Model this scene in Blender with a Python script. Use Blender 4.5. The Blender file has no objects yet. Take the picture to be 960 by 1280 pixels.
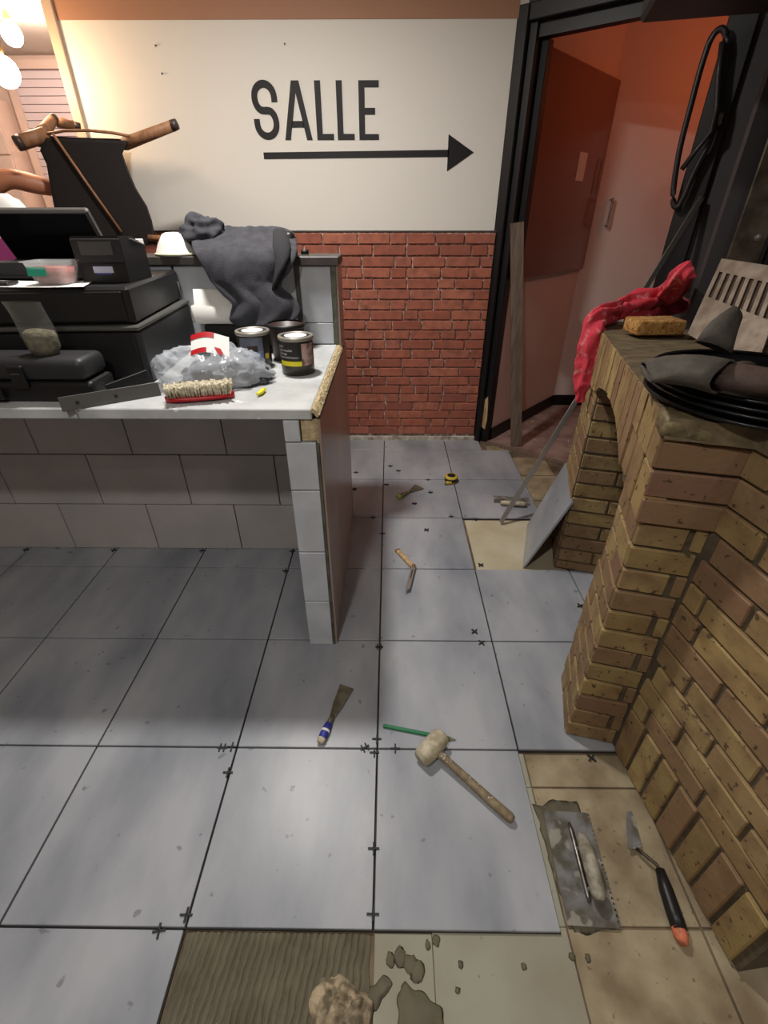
import bpy, bmesh, math, random
from mathutils import Vector, Matrix, noise
random.seed(7)
PI = math.pi
R = math.radians
scn = bpy.context.scene
COL = scn.collection
# ------------------------------------------------------------------ camera
FPX, CAMH = 583.0, 1.44
PITCH = math.atan(372/583.0)
YAW = math.atan(7*math.cos(PITCH)/583)
cam_d = bpy.data.cameras.new('camera')
cam_d.sensor_fit = 'HORIZONTAL'; cam_d.sensor_width = 36; cam_d.lens = FPX/960*36
cam_d.clip_start = .01
cam = bpy.data.objects.new('camera', cam_d); COL.objects.link(cam)
cam.location = (0, 0, CAMH); cam.rotation_euler = (PI/2-PITCH, 0, YAW)
scn.camera = cam
# ------------------------------------------------------------------ world, exposure
scn.view_settings.view_transform = 'Standard'
scn.view_settings.look = 'None'
scn.view_settings.gamma = 1
scn.view_settings.use_curve_mapping = False
scn.view_settings.exposure = 0.0
w = bpy.data.worlds.new('world'); scn.world = w; w.use_nodes = True
w.node_tree.nodes['Background'].inputs[0].default_value = (.5, .55, .6, 1)
w.node_tree.nodes['Background'].inputs[1].default_value = .05

def light(name, kind, loc, energy, color, size=.1, aim=None):
    d = bpy.data.lights.new(name, kind); d.energy = energy; d.color = color
    if kind == 'AREA': d.shape = 'DISK'; d.size = size
    else: d.shadow_soft_size = size
    o = bpy.data.objects.new(name, d); COL.objects.link(o); o.location = loc
    if aim: o.rotation_euler = (Vector(aim)-Vector(loc)).to_track_quat('-Z', 'Y').to_euler()
    return o
COOL = (1.0, .965, .915)
LAMPS = [(-.55, 1.88, 2.56, 40), (-.48, -.35, 2.56, 25), (1.15, -.8, 2.56, 7)]
for i, (x, y, z, e) in enumerate(LAMPS):
    light('ceiling_lamp_light', 'AREA', (x, y, z), e, COOL, .16)
# the pendant globes in the kitchen and the corridor give off their own light (see pendant_lamp)

# ------------------------------------------------------------------ pixel helpers (960x1280 frame)
cp, sp = math.cos(PITCH), math.sin(PITCH)
FW = Vector((-math.sin(YAW)*cp, math.cos(YAW)*cp, -sp)); RT = Vector((math.cos(YAW), math.sin(YAW), 0)); UP = RT.cross(FW)
CC = Vector((0, 0, CAMH))
def ray(x, y): return FW + RT*((x-480)/FPX) - UP*((y-640)/FPX)
def onz(x, y, z=0): d = ray(x, y); return CC + d*((z-CAMH)/d.z)
def ony(x, y, Y): d = ray(x, y); return CC + d*(Y/d.y)
def onpl(x, y, P, n): d = ray(x, y); return CC + d*((Vector(P)-CC).dot(n)/d.dot(n))

# ------------------------------------------------------------------ materials
def lin(c):
    return tuple(((v/255)/12.92 if v/255 <= .04045 else ((v/255+.055)/1.055)**2.4) for v in c)
MATS = {}
def mat(name, col, rough=.6, metal=0, col2=None, scale=8, detail=4, bump=0, bscale=None, rand=None, stretch=None,
        trans=0, alpha=1, emis=0, coat=0, spots=None, lo=.35, hi=.65, ior=1.45, spec=None):
    if name in MATS: return MATS[name]
    m = bpy.data.materials.new(name); m.use_nodes = True; MATS[name] = m
    nt = m.node_tree; N = nt.nodes; L = nt.links; b = N['Principled BSDF']
    c1 = (*lin(col), 1)
    b.inputs['Base Color'].default_value = c1; b.inputs['Roughness'].default_value = rough; b.inputs['Metallic'].default_value = metal
    b.inputs['Transmission Weight'].default_value = trans; b.inputs['Alpha'].default_value = alpha; b.inputs['Coat Weight'].default_value = coat
    b.inputs['IOR'].default_value = ior
    if spec is not None: b.inputs['Specular IOR Level'].default_value = spec
    geo = N.new('ShaderNodeNewGeometry'); vec = geo.outputs['Position']
    if stretch:
        mp = N.new('ShaderNodeMapping'); mp.inputs['Scale'].default_value = stretch; L.new(vec, mp.inputs['Vector']); vec = mp.outputs['Vector']
    cur = None
    if rand:
        oi = N.new('ShaderNodeObjectInfo'); rp = N.new('ShaderNodeValToRGB'); rp.color_ramp.interpolation = 'LINEAR'
        els = rp.color_ramp.elements
        while len(els) < len(rand): els.new(.5)
        for i, c in enumerate(rand): els[i].position = i/(len(rand)-1); els[i].color = (*lin(c), 1)
        L.new(oi.outputs['Random'], rp.inputs[0]); cur = rp.outputs[0]
    if col2:
        nz = N.new('ShaderNodeTexNoise'); nz.inputs['Scale'].default_value = scale; nz.inputs['Detail'].default_value = detail
        L.new(vec, nz.inputs['Vector'])
        rm = N.new('ShaderNodeMapRange'); rm.inputs[1].default_value = lo; rm.inputs[2].default_value = hi; L.new(nz.outputs['Fac'], rm.inputs[0])
        mx = N.new('ShaderNodeMix'); mx.data_type = 'RGBA'; mx.inputs['A'].default_value = c1; mx.inputs['B'].default_value = (*lin(col2), 1)
        if cur: L.new(cur, mx.inputs['A'])
        L.new(rm.outputs[0], mx.inputs['Factor']); cur = mx.outputs['Result']
    if spots:
        sc, th, sw, sper = spots
        vz = N.new('ShaderNodeTexNoise'); vz.inputs['Scale'].default_value = sc; vz.inputs['Detail'].default_value = 2; L.new(geo.outputs['Position'], vz.inputs['Vector'])
        r2 = N.new('ShaderNodeMapRange'); r2.inputs[1].default_value = th; r2.inputs[2].default_value = th+.04; L.new(vz.outputs['Fac'], r2.inputs[0])
        m2 = N.new('ShaderNodeMath'); m2.operation = 'MULTIPLY'; m2.inputs[1].default_value = sper; L.new(r2.outputs[0], m2.inputs[0])
        mx = N.new('ShaderNodeMix'); mx.data_type = 'RGBA'; mx.inputs['A'].default_value = c1; mx.inputs['B'].default_value = (*lin(sw), 1)
        if cur: L.new(cur, mx.inputs['A'])
        L.new(m2.outputs[0], mx.inputs['Factor']); cur = mx.outputs['Result']
    if cur: L.new(cur, b.inputs['Base Color'])
    if bump:
        nb = N.new('ShaderNodeTexNoise'); nb.inputs['Scale'].default_value = bscale or scale*3; nb.inputs['Detail'].default_value = 5
        L.new(vec, nb.inputs['Vector'])
        bp = N.new('ShaderNodeBump'); bp.inputs['Strength'].default_value = min(1, bump); bp.inputs['Distance'].default_value = .004
        L.new(nb.outputs['Fac'], bp.inputs['Height']); L.new(bp.outputs[0], b.inputs['Normal'])
    if emis:
        b.inputs['Emission Color'].default_value = c1; b.inputs['Emission Strength'].default_value = emis
    return m

m_tile = mat('grey_concrete_tile', (164, 166, 171), .37, col2=(126, 130, 138), scale=4.2, detail=9, stretch=(1, .42, 1), bump=.06, bscale=60, spots=(24, .69, (96, 96, 98), .6), lo=.38, hi=.68)
m_joint = mat('dark_joint', (38, 38, 40), .9)
m_bed = mat('tile_bed', (52, 50, 47), .95)
m_old_tan = mat('old_tan_tile', (160, 147, 120), .75, col2=(122, 106, 82), scale=9, detail=10, bump=.45, bscale=40, spots=(60, .68, (92, 74, 56), .7))
m_old_beige = mat('old_beige_tile', (152, 150, 134), .75, col2=(140, 134, 116), scale=5, detail=6, bump=.25, bscale=30, spots=(60, .72, (98, 92, 76), .6))
m_old_far = mat('old_cream_tile', (190, 182, 158), .75, col2=(176, 164, 136), scale=6, bump=.25, bscale=30)
m_sub = mat('subfloor', (120, 104, 82), .9, col2=(84, 70, 54), scale=9, bump=.3)
m_corrfloor = mat('corridor_floor', (158, 134, 124), .8, col2=(116, 92, 84), scale=6, detail=8, bump=.3, bscale=40, spots=(18, .66, (190, 180, 170), .6))
m_adh = mat('tile_adhesive', (104, 98, 80), .8, col2=(86, 80, 64), scale=14, detail=6, bump=.4, bscale=90)
m_adhlump = mat('adhesive_lump', (178, 160, 132), .85, col2=(104, 94, 74), scale=26, detail=6, bump=.8, bscale=120, lo=.42, hi=.58)
m_white = mat('white_wall_paint', (230, 225, 216), .7, bump=.05, bscale=120, spots=(9, .80, (120, 110, 100), .6))
m_band = mat('terracotta_band', (176, 132, 106), .75)
m_terra = mat('terracotta_paint', (228, 212, 204), .7)
m_ceil = mat('ceiling_paint', (214, 208, 198), .85)
m_dirtywhite = mat('dirty_white_strip', (206, 198, 186), .8, col2=(150, 136, 120), scale=18, spots=(30, .66, (70, 60, 52), .8))
m_brick = mat('red_brick', (176, 96, 72), .78, rand=[(172, 100, 78), (154, 86, 68), (182, 112, 88), (164, 92, 70), (146, 82, 66), (176, 108, 88)], col2=(134, 80, 66), scale=22, detail=6, bump=.5, bscale=60, lo=.42, hi=.75)
m_redmortar = mat('pale_mortar', (150, 118, 108), .9, col2=(216, 200, 190), scale=40, lo=.45, hi=.62)
m_ybrick = mat('yellow_brick', (150, 124, 78), .72, rand=[(162, 140, 92), (144, 126, 82), (126, 96, 74), (156, 132, 86), (142, 120, 78), (136, 108, 80), (164, 142, 96), (148, 126, 80), (154, 132, 88), (120, 88, 70)], col2=(122, 96, 68), scale=13, detail=7, bump=.5, bscale=70, spots=(52, .65, (66, 46, 34), .8), lo=.40, hi=.70)
m_ymortar = mat('grey_brown_mortar', (96, 84, 66), .92, col2=(76, 66, 52), scale=25, bump=.6, bscale=80)
m_shelf = mat('rough_mortar_shelf', (112, 98, 74), .8, col2=(78, 66, 48), scale=16, detail=7, bump=.8, bscale=50, stretch=(1, 3, 1))
m_chunk = mat('broken_mortar', (120, 106, 76), .55, col2=(70, 62, 42), scale=24, bump=1, bscale=60)
m_slab = mat('grey_white_counter_tile', (196, 198, 198), .45, col2=(168, 170, 170), scale=9, detail=7, bump=.15, bscale=50, spots=(22, .68, (228, 228, 224), .8))
m_slabedge = mat('crumbled_filler', (198, 182, 148), .9, col2=(168, 146, 104), scale=60, bump=1, bscale=150)
m_ctile = mat('grey_wall_tile', (186, 181, 179), .4, col2=(170, 166, 164), scale=3, detail=3, bump=.04)
m_wtile = mat('white_wall_tile', (196, 200, 206), .35, col2=(182, 186, 192), scale=10)
m_lam = mat('brown_laminate', (168, 146, 136), .24, col2=(150, 128, 120), scale=3, stretch=(1, 1, .3))
m_metal = mat('dull_metal', (150, 150, 146), .4, 1, col2=(110, 106, 100), scale=30)
m_alu = mat('aluminium', (176, 174, 170), .38, 1)
m_cornermetal = mat('corner_strip', (120, 120, 108), .5, .6, col2=(88, 88, 78), scale=20)
m_bplastic = mat('black_plastic', (26, 25, 26), .42)
m_bplastic2 = mat('charcoal_plastic', (40, 40, 42), .5, bump=.1, bscale=200)
m_bgloss = mat('black_gloss', (12, 11, 12), .12)
m_greyp = mat('grey_plastic', (78, 76, 74), .45)
m_blackpaint = mat('black_paint', (15, 12, 14), .45)
m_ledge = mat('dark_grey_ledge', (74, 68, 64), .5, col2=(58, 54, 50), scale=14)
m_wood = mat('grey_weathered_wood', (124, 106, 92), .75, col2=(96, 80, 68), scale=10, stretch=(6, 6, .6), bump=.3)
m_rawwood = mat('raw_wood', (196, 166, 124), .7, col2=(160, 128, 90), scale=14, stretch=(5, 5, .7))
m_chairwood = mat('brown_wood', (150, 106, 74), .6, col2=(124, 84, 56), scale=10, stretch=(4, 4, 1))
m_chairblk = mat('black_upholstery', (24, 18, 17), .7, bump=.2, bscale=200)
m_paper = mat('white_paper', (226, 226, 224), .8)
m_whitep = mat('white_plastic', (228, 226, 220), .4)
m_skin = mat('skin', (176, 116, 84), .5, col2=(160, 100, 72), scale=9)
m_shirt = mat('white_shirt', (214, 212, 208), .9, bump=.3, bscale=60)
m_trous = mat('dark_trousers', (40, 42, 50), .9)
m_hair = mat('dark_hair', (36, 26, 20), .7)
m_jacket = mat('charcoal_cloth', (62, 62, 68), .92, col2=(50, 50, 56), scale=30, bump=.4, bscale=220)
m_letter = mat('black_lettering', (20, 15, 18), .6)
m_red = mat('red_plastic', (176, 26, 34), .35)
m_bristle = mat('cream_bristle', (224, 216, 194), .9, col2=(160, 148, 116), scale=90)
m_yellow = mat('yellow_plastic', (228, 216, 40), .4)
m_yellow2 = mat('tape_yellow', (196, 168, 60), .45)
m_blue = mat('blue_paint', (44, 52, 140), .5)
m_green = mat('green_pencil', (28, 112, 72), .4)
m_cream = mat('cream_rubber', (196, 188, 166), .7, col2=(160, 148, 122), scale=40, bump=.5, bscale=100)
m_toolwood = mat('tool_wood', (140, 124, 98), .65, col2=(106, 92, 70), scale=30, stretch=(2, 2, 2), spots=(60, .64, (190, 184, 170), .8))
m_toolgrip = mat('dirty_grey_grip', (168, 162, 146), .6, col2=(120, 112, 96), scale=40, bump=.4)
m_orange = mat('orange_grip', (206, 116, 84), .55, col2=(120, 80, 64), scale=60, lo=.5, hi=.7)
m_steel = mat('mortar_smeared_steel', (132, 132, 132), .38, .3, col2=(96, 92, 82), scale=20, detail=8, bump=.4, spots=(16, .56, (166, 162, 150), .75), lo=.4, hi=.6)
m_blade = mat('dull_blade', (128, 122, 104), .5, .5, col2=(100, 92, 74), scale=40)
m_spacer = mat('black_spacer', (40, 40, 42), .6)
m_redcloth = mat('red_cloth', (196, 56, 72), .9, col2=(226, 160, 158), scale=26, detail=5, bump=.4, bscale=160, lo=.55, hi=.75)
m_sponge = mat('sponge', (184, 144, 86), .95, col2=(150, 98, 44), scale=50, spots=(150, .60, (72, 42, 16), .9), bump=1, bscale=150)
m_glove = mat('grey_leather', (84, 80, 72), .75, col2=(64, 58, 52), scale=18, detail=6, bump=.5, bscale=90)
m_glove2 = mat('brown_leather', (78, 62, 54), .75, col2=(58, 44, 38), scale=18, detail=6, bump=.5, bscale=90)
m_pan = mat('black_pan', (20, 20, 22), .32, .3)
m_tarn = mat('tarnished_steel', (96, 86, 74), .5, .5, col2=(60, 52, 44), scale=16, detail=6, bump=.3)
m_grate = mat('worn_grate', (136, 122, 108), .55, .3, col2=(104, 90, 76), scale=20, detail=6, bump=.3)
m_slate = mat('slate_panel', (56, 52, 54), .6)
m_hood = mat('black_steel', (18, 15, 16), .5)
m_redboard = mat('glossy_redbrown_board', (128, 76, 58), .22, coat=.3)
m_glass = mat('clear_plastic', (226, 228, 226), .15, alpha=.28)
m_bag = mat('grey_film', (214, 220, 228), .12, alpha=.40, bump=1, bscale=34, spec=.9)
m_bagfill = mat('dark_granules', (40, 42, 48), .5, col2=(120, 126, 136), scale=60, lo=.52, hi=.66, bump=1, bscale=70)
m_zip = mat('dirty_film', (112, 112, 106), .22, alpha=.30, bump=.6, bscale=40)
m_powder = mat('grey_powder', (146, 136, 110), .95, col2=(104, 100, 84), scale=60, bump=1, bscale=90)
m_food = mat('pink_contents', (176, 112, 104), .6, col2=(150, 84, 80), scale=60)
m_teal = mat('teal_label', (48, 164, 138), .6)
m_lilac = mat('lilac_label', (196, 196, 216), .6)
m_violet = mat('violet_strip', (64, 60, 130), .6)
m_canbody = mat('dark_can', (44, 38, 30), .35, coat=.2)
m_canblack = mat('black_can_label', (28, 28, 26), .4)
m_canrim = mat('can_rim', (152, 148, 138), .4, .5)
m_canphoto = mat('grey_photo_print', (112, 118, 132), .45, col2=(84, 88, 100), scale=20)
m_canphoto2 = mat('pink_photo_print', (186, 160, 154), .45, col2=(116, 84, 80), scale=22, lo=.45, hi=.6)
m_canblue = mat('blue_photo_print', (66, 88, 150), .45, col2=(150, 164, 190), scale=50)
m_canbrown = mat('brown_photo_print', (60, 44, 40), .45)
m_lidwhite = mat('white_lid_disc', (214, 212, 214), .5)
m_magenta = mat('magenta_print', (164, 62, 120), .6)
m_cable = mat('black_cable', (40, 36, 38), .4)
m_bulb = mat('lamp_globe', (255, 214, 170), .4, emis=110)
m_bulb2 = mat('kitchen_globe', (255, 226, 208), .4, emis=300)
m_bulbred = mat('orange_globe', (255, 124, 70), .4, emis=34)
m_lens = mat('lamp_lens', (255, 248, 236), .4, emis=6)
m_kwall = mat('kitchen_paint', (226, 206, 194), .75)
m_shutter = mat('shutter_paint', (230, 220, 226), .6)
m_kdark = mat('shutter_gap', (150, 132, 136), .8)
m_trim = mat('cream_trim', (188, 168, 150), .5)
m_brass = mat('small_brass', (150, 120, 80), .4, .8)

# ------------------------------------------------------------------ mesh helpers
class MB:
    def __init__(s): s.bm = bmesh.new()
    def box(s, c, d, rot=(0, 0, 0), bev=0, seg=1, jit=0):
        M = Matrix.Translation(c) @ (rot if isinstance(rot, Matrix) else Matrix.Rotation(rot[2], 4, 'Z') @ Matrix.Rotation(rot[1], 4, 'Y') @ Matrix.Rotation(rot[0], 4, 'X')) @ Matrix.Diagonal((*d, 1))
        r = bmesh.ops.create_cube(s.bm, size=1, matrix=M)
        if jit:
            for v in r['verts']: v.co += Vector([random.uniform(-jit, jit) for _ in range(3)])
        if bev:
            es = list({e for v in r['verts'] for e in v.link_edges})
            bmesh.ops.bevel(s.bm, geom=es, offset=bev, segments=seg, affect='EDGES', profile=.5)
        return s
    def mm(s, a, b, bev=0, seg=1):   # box from min to max corner
        return s.box([(a[i]+b[i])/2 for i in range(3)], [abs(b[i]-a[i]) for i in range(3)], bev=bev, seg=seg)
    def prism(s, poly, z0, z1, M=None):
        n = len(poly); M = M or Matrix.Identity(4)
        a = [s.bm.verts.new(M @ Vector((x, y, z0))) for x, y in poly]; b = [s.bm.verts.new(M @ Vector((x, y, z1))) for x, y in poly]
        fs = [s.bm.faces.new(a), s.bm.faces.new(b)]
        for i in range(n): fs.append(s.bm.faces.new((a[i], a[(i+1) % n], b[(i+1) % n], b[i])))
        bmesh.ops.recalc_face_normals(s.bm, faces=fs)
        return s
    def loft(s, rings, cap=True, close=True):
        vs = [[s.bm.verts.new(p) for p in r] for r in rings]; fs = []
        for a, b in zip(vs, vs[1:]):
            n = len(a)
            for i in range(n if close else n-1): fs.append(s.bm.faces.new((a[i], a[(i+1) % n], b[(i+1) % n], b[i])))
        if cap and close:
            fs.append(s.bm.faces.new(vs[0])); fs.append(s.bm.faces.new(vs[-1]))
        bmesh.ops.recalc_face_normals(s.bm, faces=fs)
        return s
    def lathe(s, prof, n=24, c=(0, 0, 0), M=None, cap=True):
        M = M or Matrix.Identity(4); c = Vector(c)
        return s.loft([[M @ (c+Vector((r*math.cos(2*PI*i/n), r*math.sin(2*PI*i/n), z))) for i in range(n)] for r, z in prof], cap)
    def tube(s, pts, r, n=8, closed=False, flat=1.0):
        P = [Vector(p) for p in pts]; rings = []; m = len(P)
        rr = r if isinstance(r, (list, tuple)) else [r]*m
        up = Vector((0, 0, 1))
        for i, p in enumerate(P):
            if closed: t = P[(i+1) % m]-P[i-1]
            else: t = P[min(i+1, m-1)]-P[max(i-1, 0)]
            t.normalize()
            u = up if abs(t.dot(up)) < .95 else Vector((0, 1, 0))
            a = t.cross(u).normalized(); b = a.cross(t).normalized()
            rings.append([p+a*(rr[i]*math.cos(2*PI*k/n))+b*(rr[i]*flat*math.sin(2*PI*k/n)) for k in range(n)])
        if closed: rings.append(rings[0]); 
        if closed:
            vs = [[s.bm.verts.new(q) for q in rg] for rg in rings[:-1]]; fs = []
            for i in range(m):
                a, b = vs[i], vs[(i+1) % m]
                for k in range(n): fs.append(s.bm.faces.new((a[k], a[(k+1) % n], b[(k+1) % n], b[k])))
            bmesh.ops.recalc_face_normals(s.bm, faces=fs); return s
        return s.loft(rings)
    def grid(s, fn, nu, nv):
        vs = [[s.bm.verts.new(fn(i/nu, j/nv)) for i in range(nu+1)] for j in range(nv+1)]
        for j in range(nv):
            for i in range(nu): s.bm.faces.new((vs[j][i], vs[j][i+1], vs[j+1][i+1], vs[j+1][i]))
        return s
    def blob(s, c, d, seg=20, amp=.1, fr=4, seed=0, flatz=None):
        r = bmesh.ops.create_uvsphere(s.bm, u_segments=seg, v_segments=seg//2+2, radius=1)
        for v in r['verts']:
            k = 1+amp*noise.noise(v.co*fr+Vector((seed, seed*2.3, 0)))
            v.co = Vector((v.co.x*d[0]*k, v.co.y*d[1]*k, v.co.z*d[2]*k))
            if flatz is not None and v.co.z < flatz: v.co.z = flatz
            v.co += Vector(c)
        return s
    def mesh(s, name, smooth=False):
        me = bpy.data.meshes.new(name); s.bm.to_mesh(me); s.bm.free()
        if smooth:
            for p in me.polygons: p.use_smooth = True
        return me
    def build(s, name, m, parent=None, smooth=False, loc=None, rot=None):
        me = s.mesh(name, smooth); o = bpy.data.objects.new(name, me); COL.objects.link(o)
        for q in (m if isinstance(m, (list, tuple)) else [m]): me.materials.append(q)
        if parent: o.parent = parent
        if loc is not None: o.location = loc
        if rot is not None: o.rotation_euler = rot
        return o
def inst(name, me, parent=None, loc=(0, 0, 0), rot=(0, 0, 0), scale=(1, 1, 1)):
    o = bpy.data.objects.new(name, me); COL.objects.link(o); o.parent = parent; o.location = loc; o.rotation_euler = rot; o.scale = scale
    return o
def tag(o, label, cat, group=None, kind=None):
    o['label'] = label; o['category'] = cat
    if group: o['group'] = group
    if kind: o['kind'] = kind
    return o
def thing(name, label, cat, loc=(0, 0, 0), rotz=0, group=None):
    o = bpy.data.objects.new(name, None); COL.objects.link(o); o.location = loc; o.rotation_euler = (0, 0, rotz); o.empty_display_size = .05
    return tag(o, label, cat, group)
def struct(o): o['kind'] = 'structure'; return o
def copy_tree(o, parent=None):
    c = o.copy(); COL.objects.link(c)
    if parent: c.parent = parent
    for ch in list(o.children): copy_tree(ch, c)
    return c
def solid(o, t, off=0):
    md = o.modifiers.new('solid', 'SOLIDIFY'); md.thickness = t; md.offset = off
def subd(o, n=1):
    md = o.modifiers.new('sub', 'SUBSURF'); md.levels = n; md.render_levels = n
def rotM(ax, ang): return Matrix.Rotation(ang, 4, ax)

# ================================================================== SETTING
# ---- floor: old tiled base, new grey tiles laid on it
floor = struct(MB().mm((-4.6, -3, -.12), (4.2, 6.2, -.016)).build('floor', m_sub))
T = .45; GX, GY = -.48, .40; TG = .0058
def tile_here(i, j):
    x0 = GX+T*i; x1 = x0+T
    if j < -1: return False
    if j == -1: return x1 <= -.47
    if j == 0: return x1 <= .43
    if j == 1: return x1 <= .88
    if j == 2: return x1 <= 1.33
    if j == 3: return x1 <= .43
    return x1 <= .88
mt_cache = {}
def floor_tile(x0, y0, x1, y1, m=m_tile, z0=-.010, z1=0, name='floor_tile', g=TG, parent=floor):
    key = (round(x1-x0, 3), round(y1-y0, 3), m.name, name)
    if key not in mt_cache:
        b = MB().mm((-(x1-x0-g)/2, -(y1-y0-g)/2, z0), ((x1-x0-g)/2, (y1-y0-g)/2, z1), bev=.0012); me = b.mesh(name); me.materials.append(m); mt_cache[key] = me
    return inst(name, mt_cache[key], parent, ((x0+x1)/2, (y0+y1)/2, 0))
beds = MB()
for j in range(-1, 7):
    for i in range(-6, 4):
        if not tile_here(i, j): continue
        x0 = GX+T*i; y0 = GY+T*j; y1 = y0+T
        if j == 6: y1 = 3.275; 
        if j == 6 and x0+T > .43: floor_tile(x0, y0, .68, y1); beds.mm((x0, y0, -.0155), (.68, y1, -.0102)); continue
        floor_tile(x0, y0, x0+T, y1)
        beds.mm((x0+.001, y0+.001, -.0155), (x0+T-.001, y1-.001, -.0102))
beds.build('tile_bed', m_bed, floor)
OX, OY, OS = .436, .415, .3255
for i in range(-3, 3):
    for j in range(-5, 3):
        x0 = OX+OS*i; y0 = OY+OS*j
        if x0 > .87 or y0 > .80 or (x0 < -.55 and y0 > -.3): continue
        xa, xb, ya, yb = x0, x0+OS, y0, y0+OS
        if yb > .845: yb = .845
        if xa < -.03 and yb > -.05: yb = -.05
        if yb-ya < .03: continue
        floor_tile(xa, ya, xb, yb, m_old_beige if x0 < .43 else m_old_tan, -.0155, -.0115, 'old_floor_tile', .0012 if x0 < .43 else .006)
        if xa < -.03 and y0 > -.3 and xb > -.025:
            floor_tile(-.027, -.05, xb, .4, m_old_beige, -.0155, -.0115, 'old_floor_tile', .0012)
# strip next to the laid tiles where one old tile is cut by the grid
floor_tile(.43, 1.755, .87, 2.195, m_old_far, -.0155, -.0115, 'old_floor_tile', .004)
for (a, b, c, d) in ((.875, 1.76, 1.2, 2.08), (.875, 2.085, 1.2, 2.41), (.875, 2.415, 1.2, 2.73), (.875, 2.735, 1.1, 3.0), (.72, 3.105, .9, 3.2), (1.205, 2.085, 1.5, 2.41), (1.205, 2.415, 1.5, 2.73)):
    floor_tile(a, b, c, d, m_old_tan, -.0155, -.0115, 'old_floor_tile', .005)
# ---- back wall with black lettering, red brick dado
YW = 3.285; XR = .655; XL = -1.69; ZB = 1.35
wb = struct(MB().mm((XL, YW, -.015), (XR+.05, YW+.12, 2.6)).build('wall_back', m_white))
MB().mm((XL+.002, YW-.004, 2.262), (XR-.02, YW+.001, 2.598)).build('terracotta_band', m_band, wb)
MB().mm((-1.685, YW-.008, .03), (XR-.005, YW+.001, ZB)).build('mortar', m_redmortar, wb)
MB().mm((-1.685, YW-.014, ZB), (XR-.01, YW-.001, ZB+.008)).build('top_trim', m_ledge, wb)
CH = (ZB-.035)/21.3
bmeshes = {}
def red_brick(x0, x1, z0, z1):
    L = round((x1-x0)/.01)*.01; k = (L, random.randint(0, 2))
    if k not in bmeshes:
        me = MB().box((0, 0, 0), (L, .02, CH-.008), bev=.0035, jit=.0018).mesh('brick'); me.materials.append(m_brick); bmeshes[k] = me
    inst('brick', bmeshes[k], wb, ((x0+x1)/2, YW-.0125+random.uniform(-.001, .001), (z0+z1)/2), (0, 0, 0), ((x1-x0-.009)/L, 1, min(1, (z1-z0-.006)/(CH-.008))))
for r in range(22):
    z1 = ZB-.003-CH*r; z0 = max(.036, z1-CH)
    if z1-z0 < .02: continue
    x = XR-.012; first = True; xmin = -1.6 if r < 3 else (-.62 if r < 8 else -.42)
    while x > xmin:
        L = random.choice([.205, .215, .195, .10, .108, .205, .175])
        if first: L *= random.uniform(.35, 1)
        first = False
        red_brick(x-L, x, z0, z1); x -= L
struct(MB().mm((XL, YW-.018, -.012), (XR-.005, YW, .034), bev=.004).build('baseboard_back', m_dirtywhite))
struct(MB().mm((XL-.035, YW-.02, -.01), (XL+.02, YW+.125, 2.6), bev=.004).build('trim_1', m_trim))
# ---- door wall, turned 37 degrees, with black frame
DA = R(-37); D0 = Vector((XR+.005, 3.30, 0)); dd = Vector((math.cos(DA), math.sin(DA), 0)); dn = Vector((-dd.y, dd.x, 0))
Mdoor = Matrix.Translation(D0) @ Matrix.Rotation(DA, 4, 'Z')
wd = struct(MB().mm((1.03, .0, -.015), (3.2, .1, 2.6)).mm((-.03, 0, 2.31), (1.03, .1, 2.6)).build('wall_right', m_slate)); wd.matrix_world = Mdoor
door = struct(MB().mm((-.05, -.03, -.012), (.045, .11, 2.31), bev=.006).build('door_1', m_blackpaint)); door.matrix_world = Mdoor
MB().mm((.045, .0, -.012), (.088, .11, 2.25), bev=.004).build('left_stop', m_blackpaint, door)
MB().mm((.047, -.03, 2.245), (.93, .11, 2.31), bev=.004).build('header', m_blackpaint, door)
MB().mm((.93, -.03, -.012), (1.04, .11, 2.31), bev=.004).build('right_jamb', m_blackpaint, door)
MB().mm((.076, .02, 2.19), (.929, .08, 2.244)).build('header_stop', m_blackpaint, door)
o = MB().prism([(-.016, -.11), (.012, -.125), (.02, -.05), (.016, .06), (.006, .125), (-.01, .10), (-.02, .0)], -.002, .002).build('bare_wood_patch', m_rawwood, door)
o.location = (.058, -.0025, .22); o.rotation_euler = (PI/2, 0, 0)
# ---- corridor beyond the door
L0 = Vector((1.472, 4.081, 0)); lw = Vector((math.sin(R(42)), math.cos(R(42)), 0))
Ml = Matrix.Translation(L0) @ Matrix.Rotation(R(48), 4, 'Z')     # local x runs along the wall
wl = struct(MB().mm((-1.06, 0, -.015), (0, .08, 2.6)).build('wall_corridor_left', m_terra)); wl.matrix_world = Ml
o = struct(MB().mm((-1.05, -.012, -.012), (-.012, 0, .085)).build('baseboard_corridor_left', m_blackpaint)); o.matrix_world = Ml
struct(MB().mm((1.46, 4.081, -.015), (3.5, 4.16, 2.6)).build('wall_corridor_back', m_terra))
struct(MB().mm((1.48, 4.069, -.012), (3.4, 4.081, .085)).build('baseboard_corridor_back', m_blackpaint))
struct(MB().mm((3.4, -3, -.015), (3.5, 4.2, 2.6)).build('wall_side', m_terra))
struct(MB().prism([(D0+dd*t+dn*n)[:2] for t, n in ((.05, .04), (1.0, .04), (2.6, .04))]+[(3.4, 4.08), (1.48, 4.075), (.80, 3.32)], -.0158, -.006).build('floor_corridor', m_corrfloor))
struct(MB().mm((.05, -.012, -.0155), (.98, .035, -.004)).build('trim_2', m_wood)).matrix_world = Mdoor
hb = thing('wall_board', 'glossy red-brown board on the corridor wall beyond the black doorway', 'board')
hb.matrix_world = Ml
MB().mm((-1.0, -.035, 1.09), (-.012, -.003, 2.17), bev=.004).build('panel', m_redboard, hb)
MB().mm((-1.055, -.045, 1.09), (-1.002, -.003, 2.19), bev=.003).build('edge_post', m_blackpaint, hb)
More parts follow.
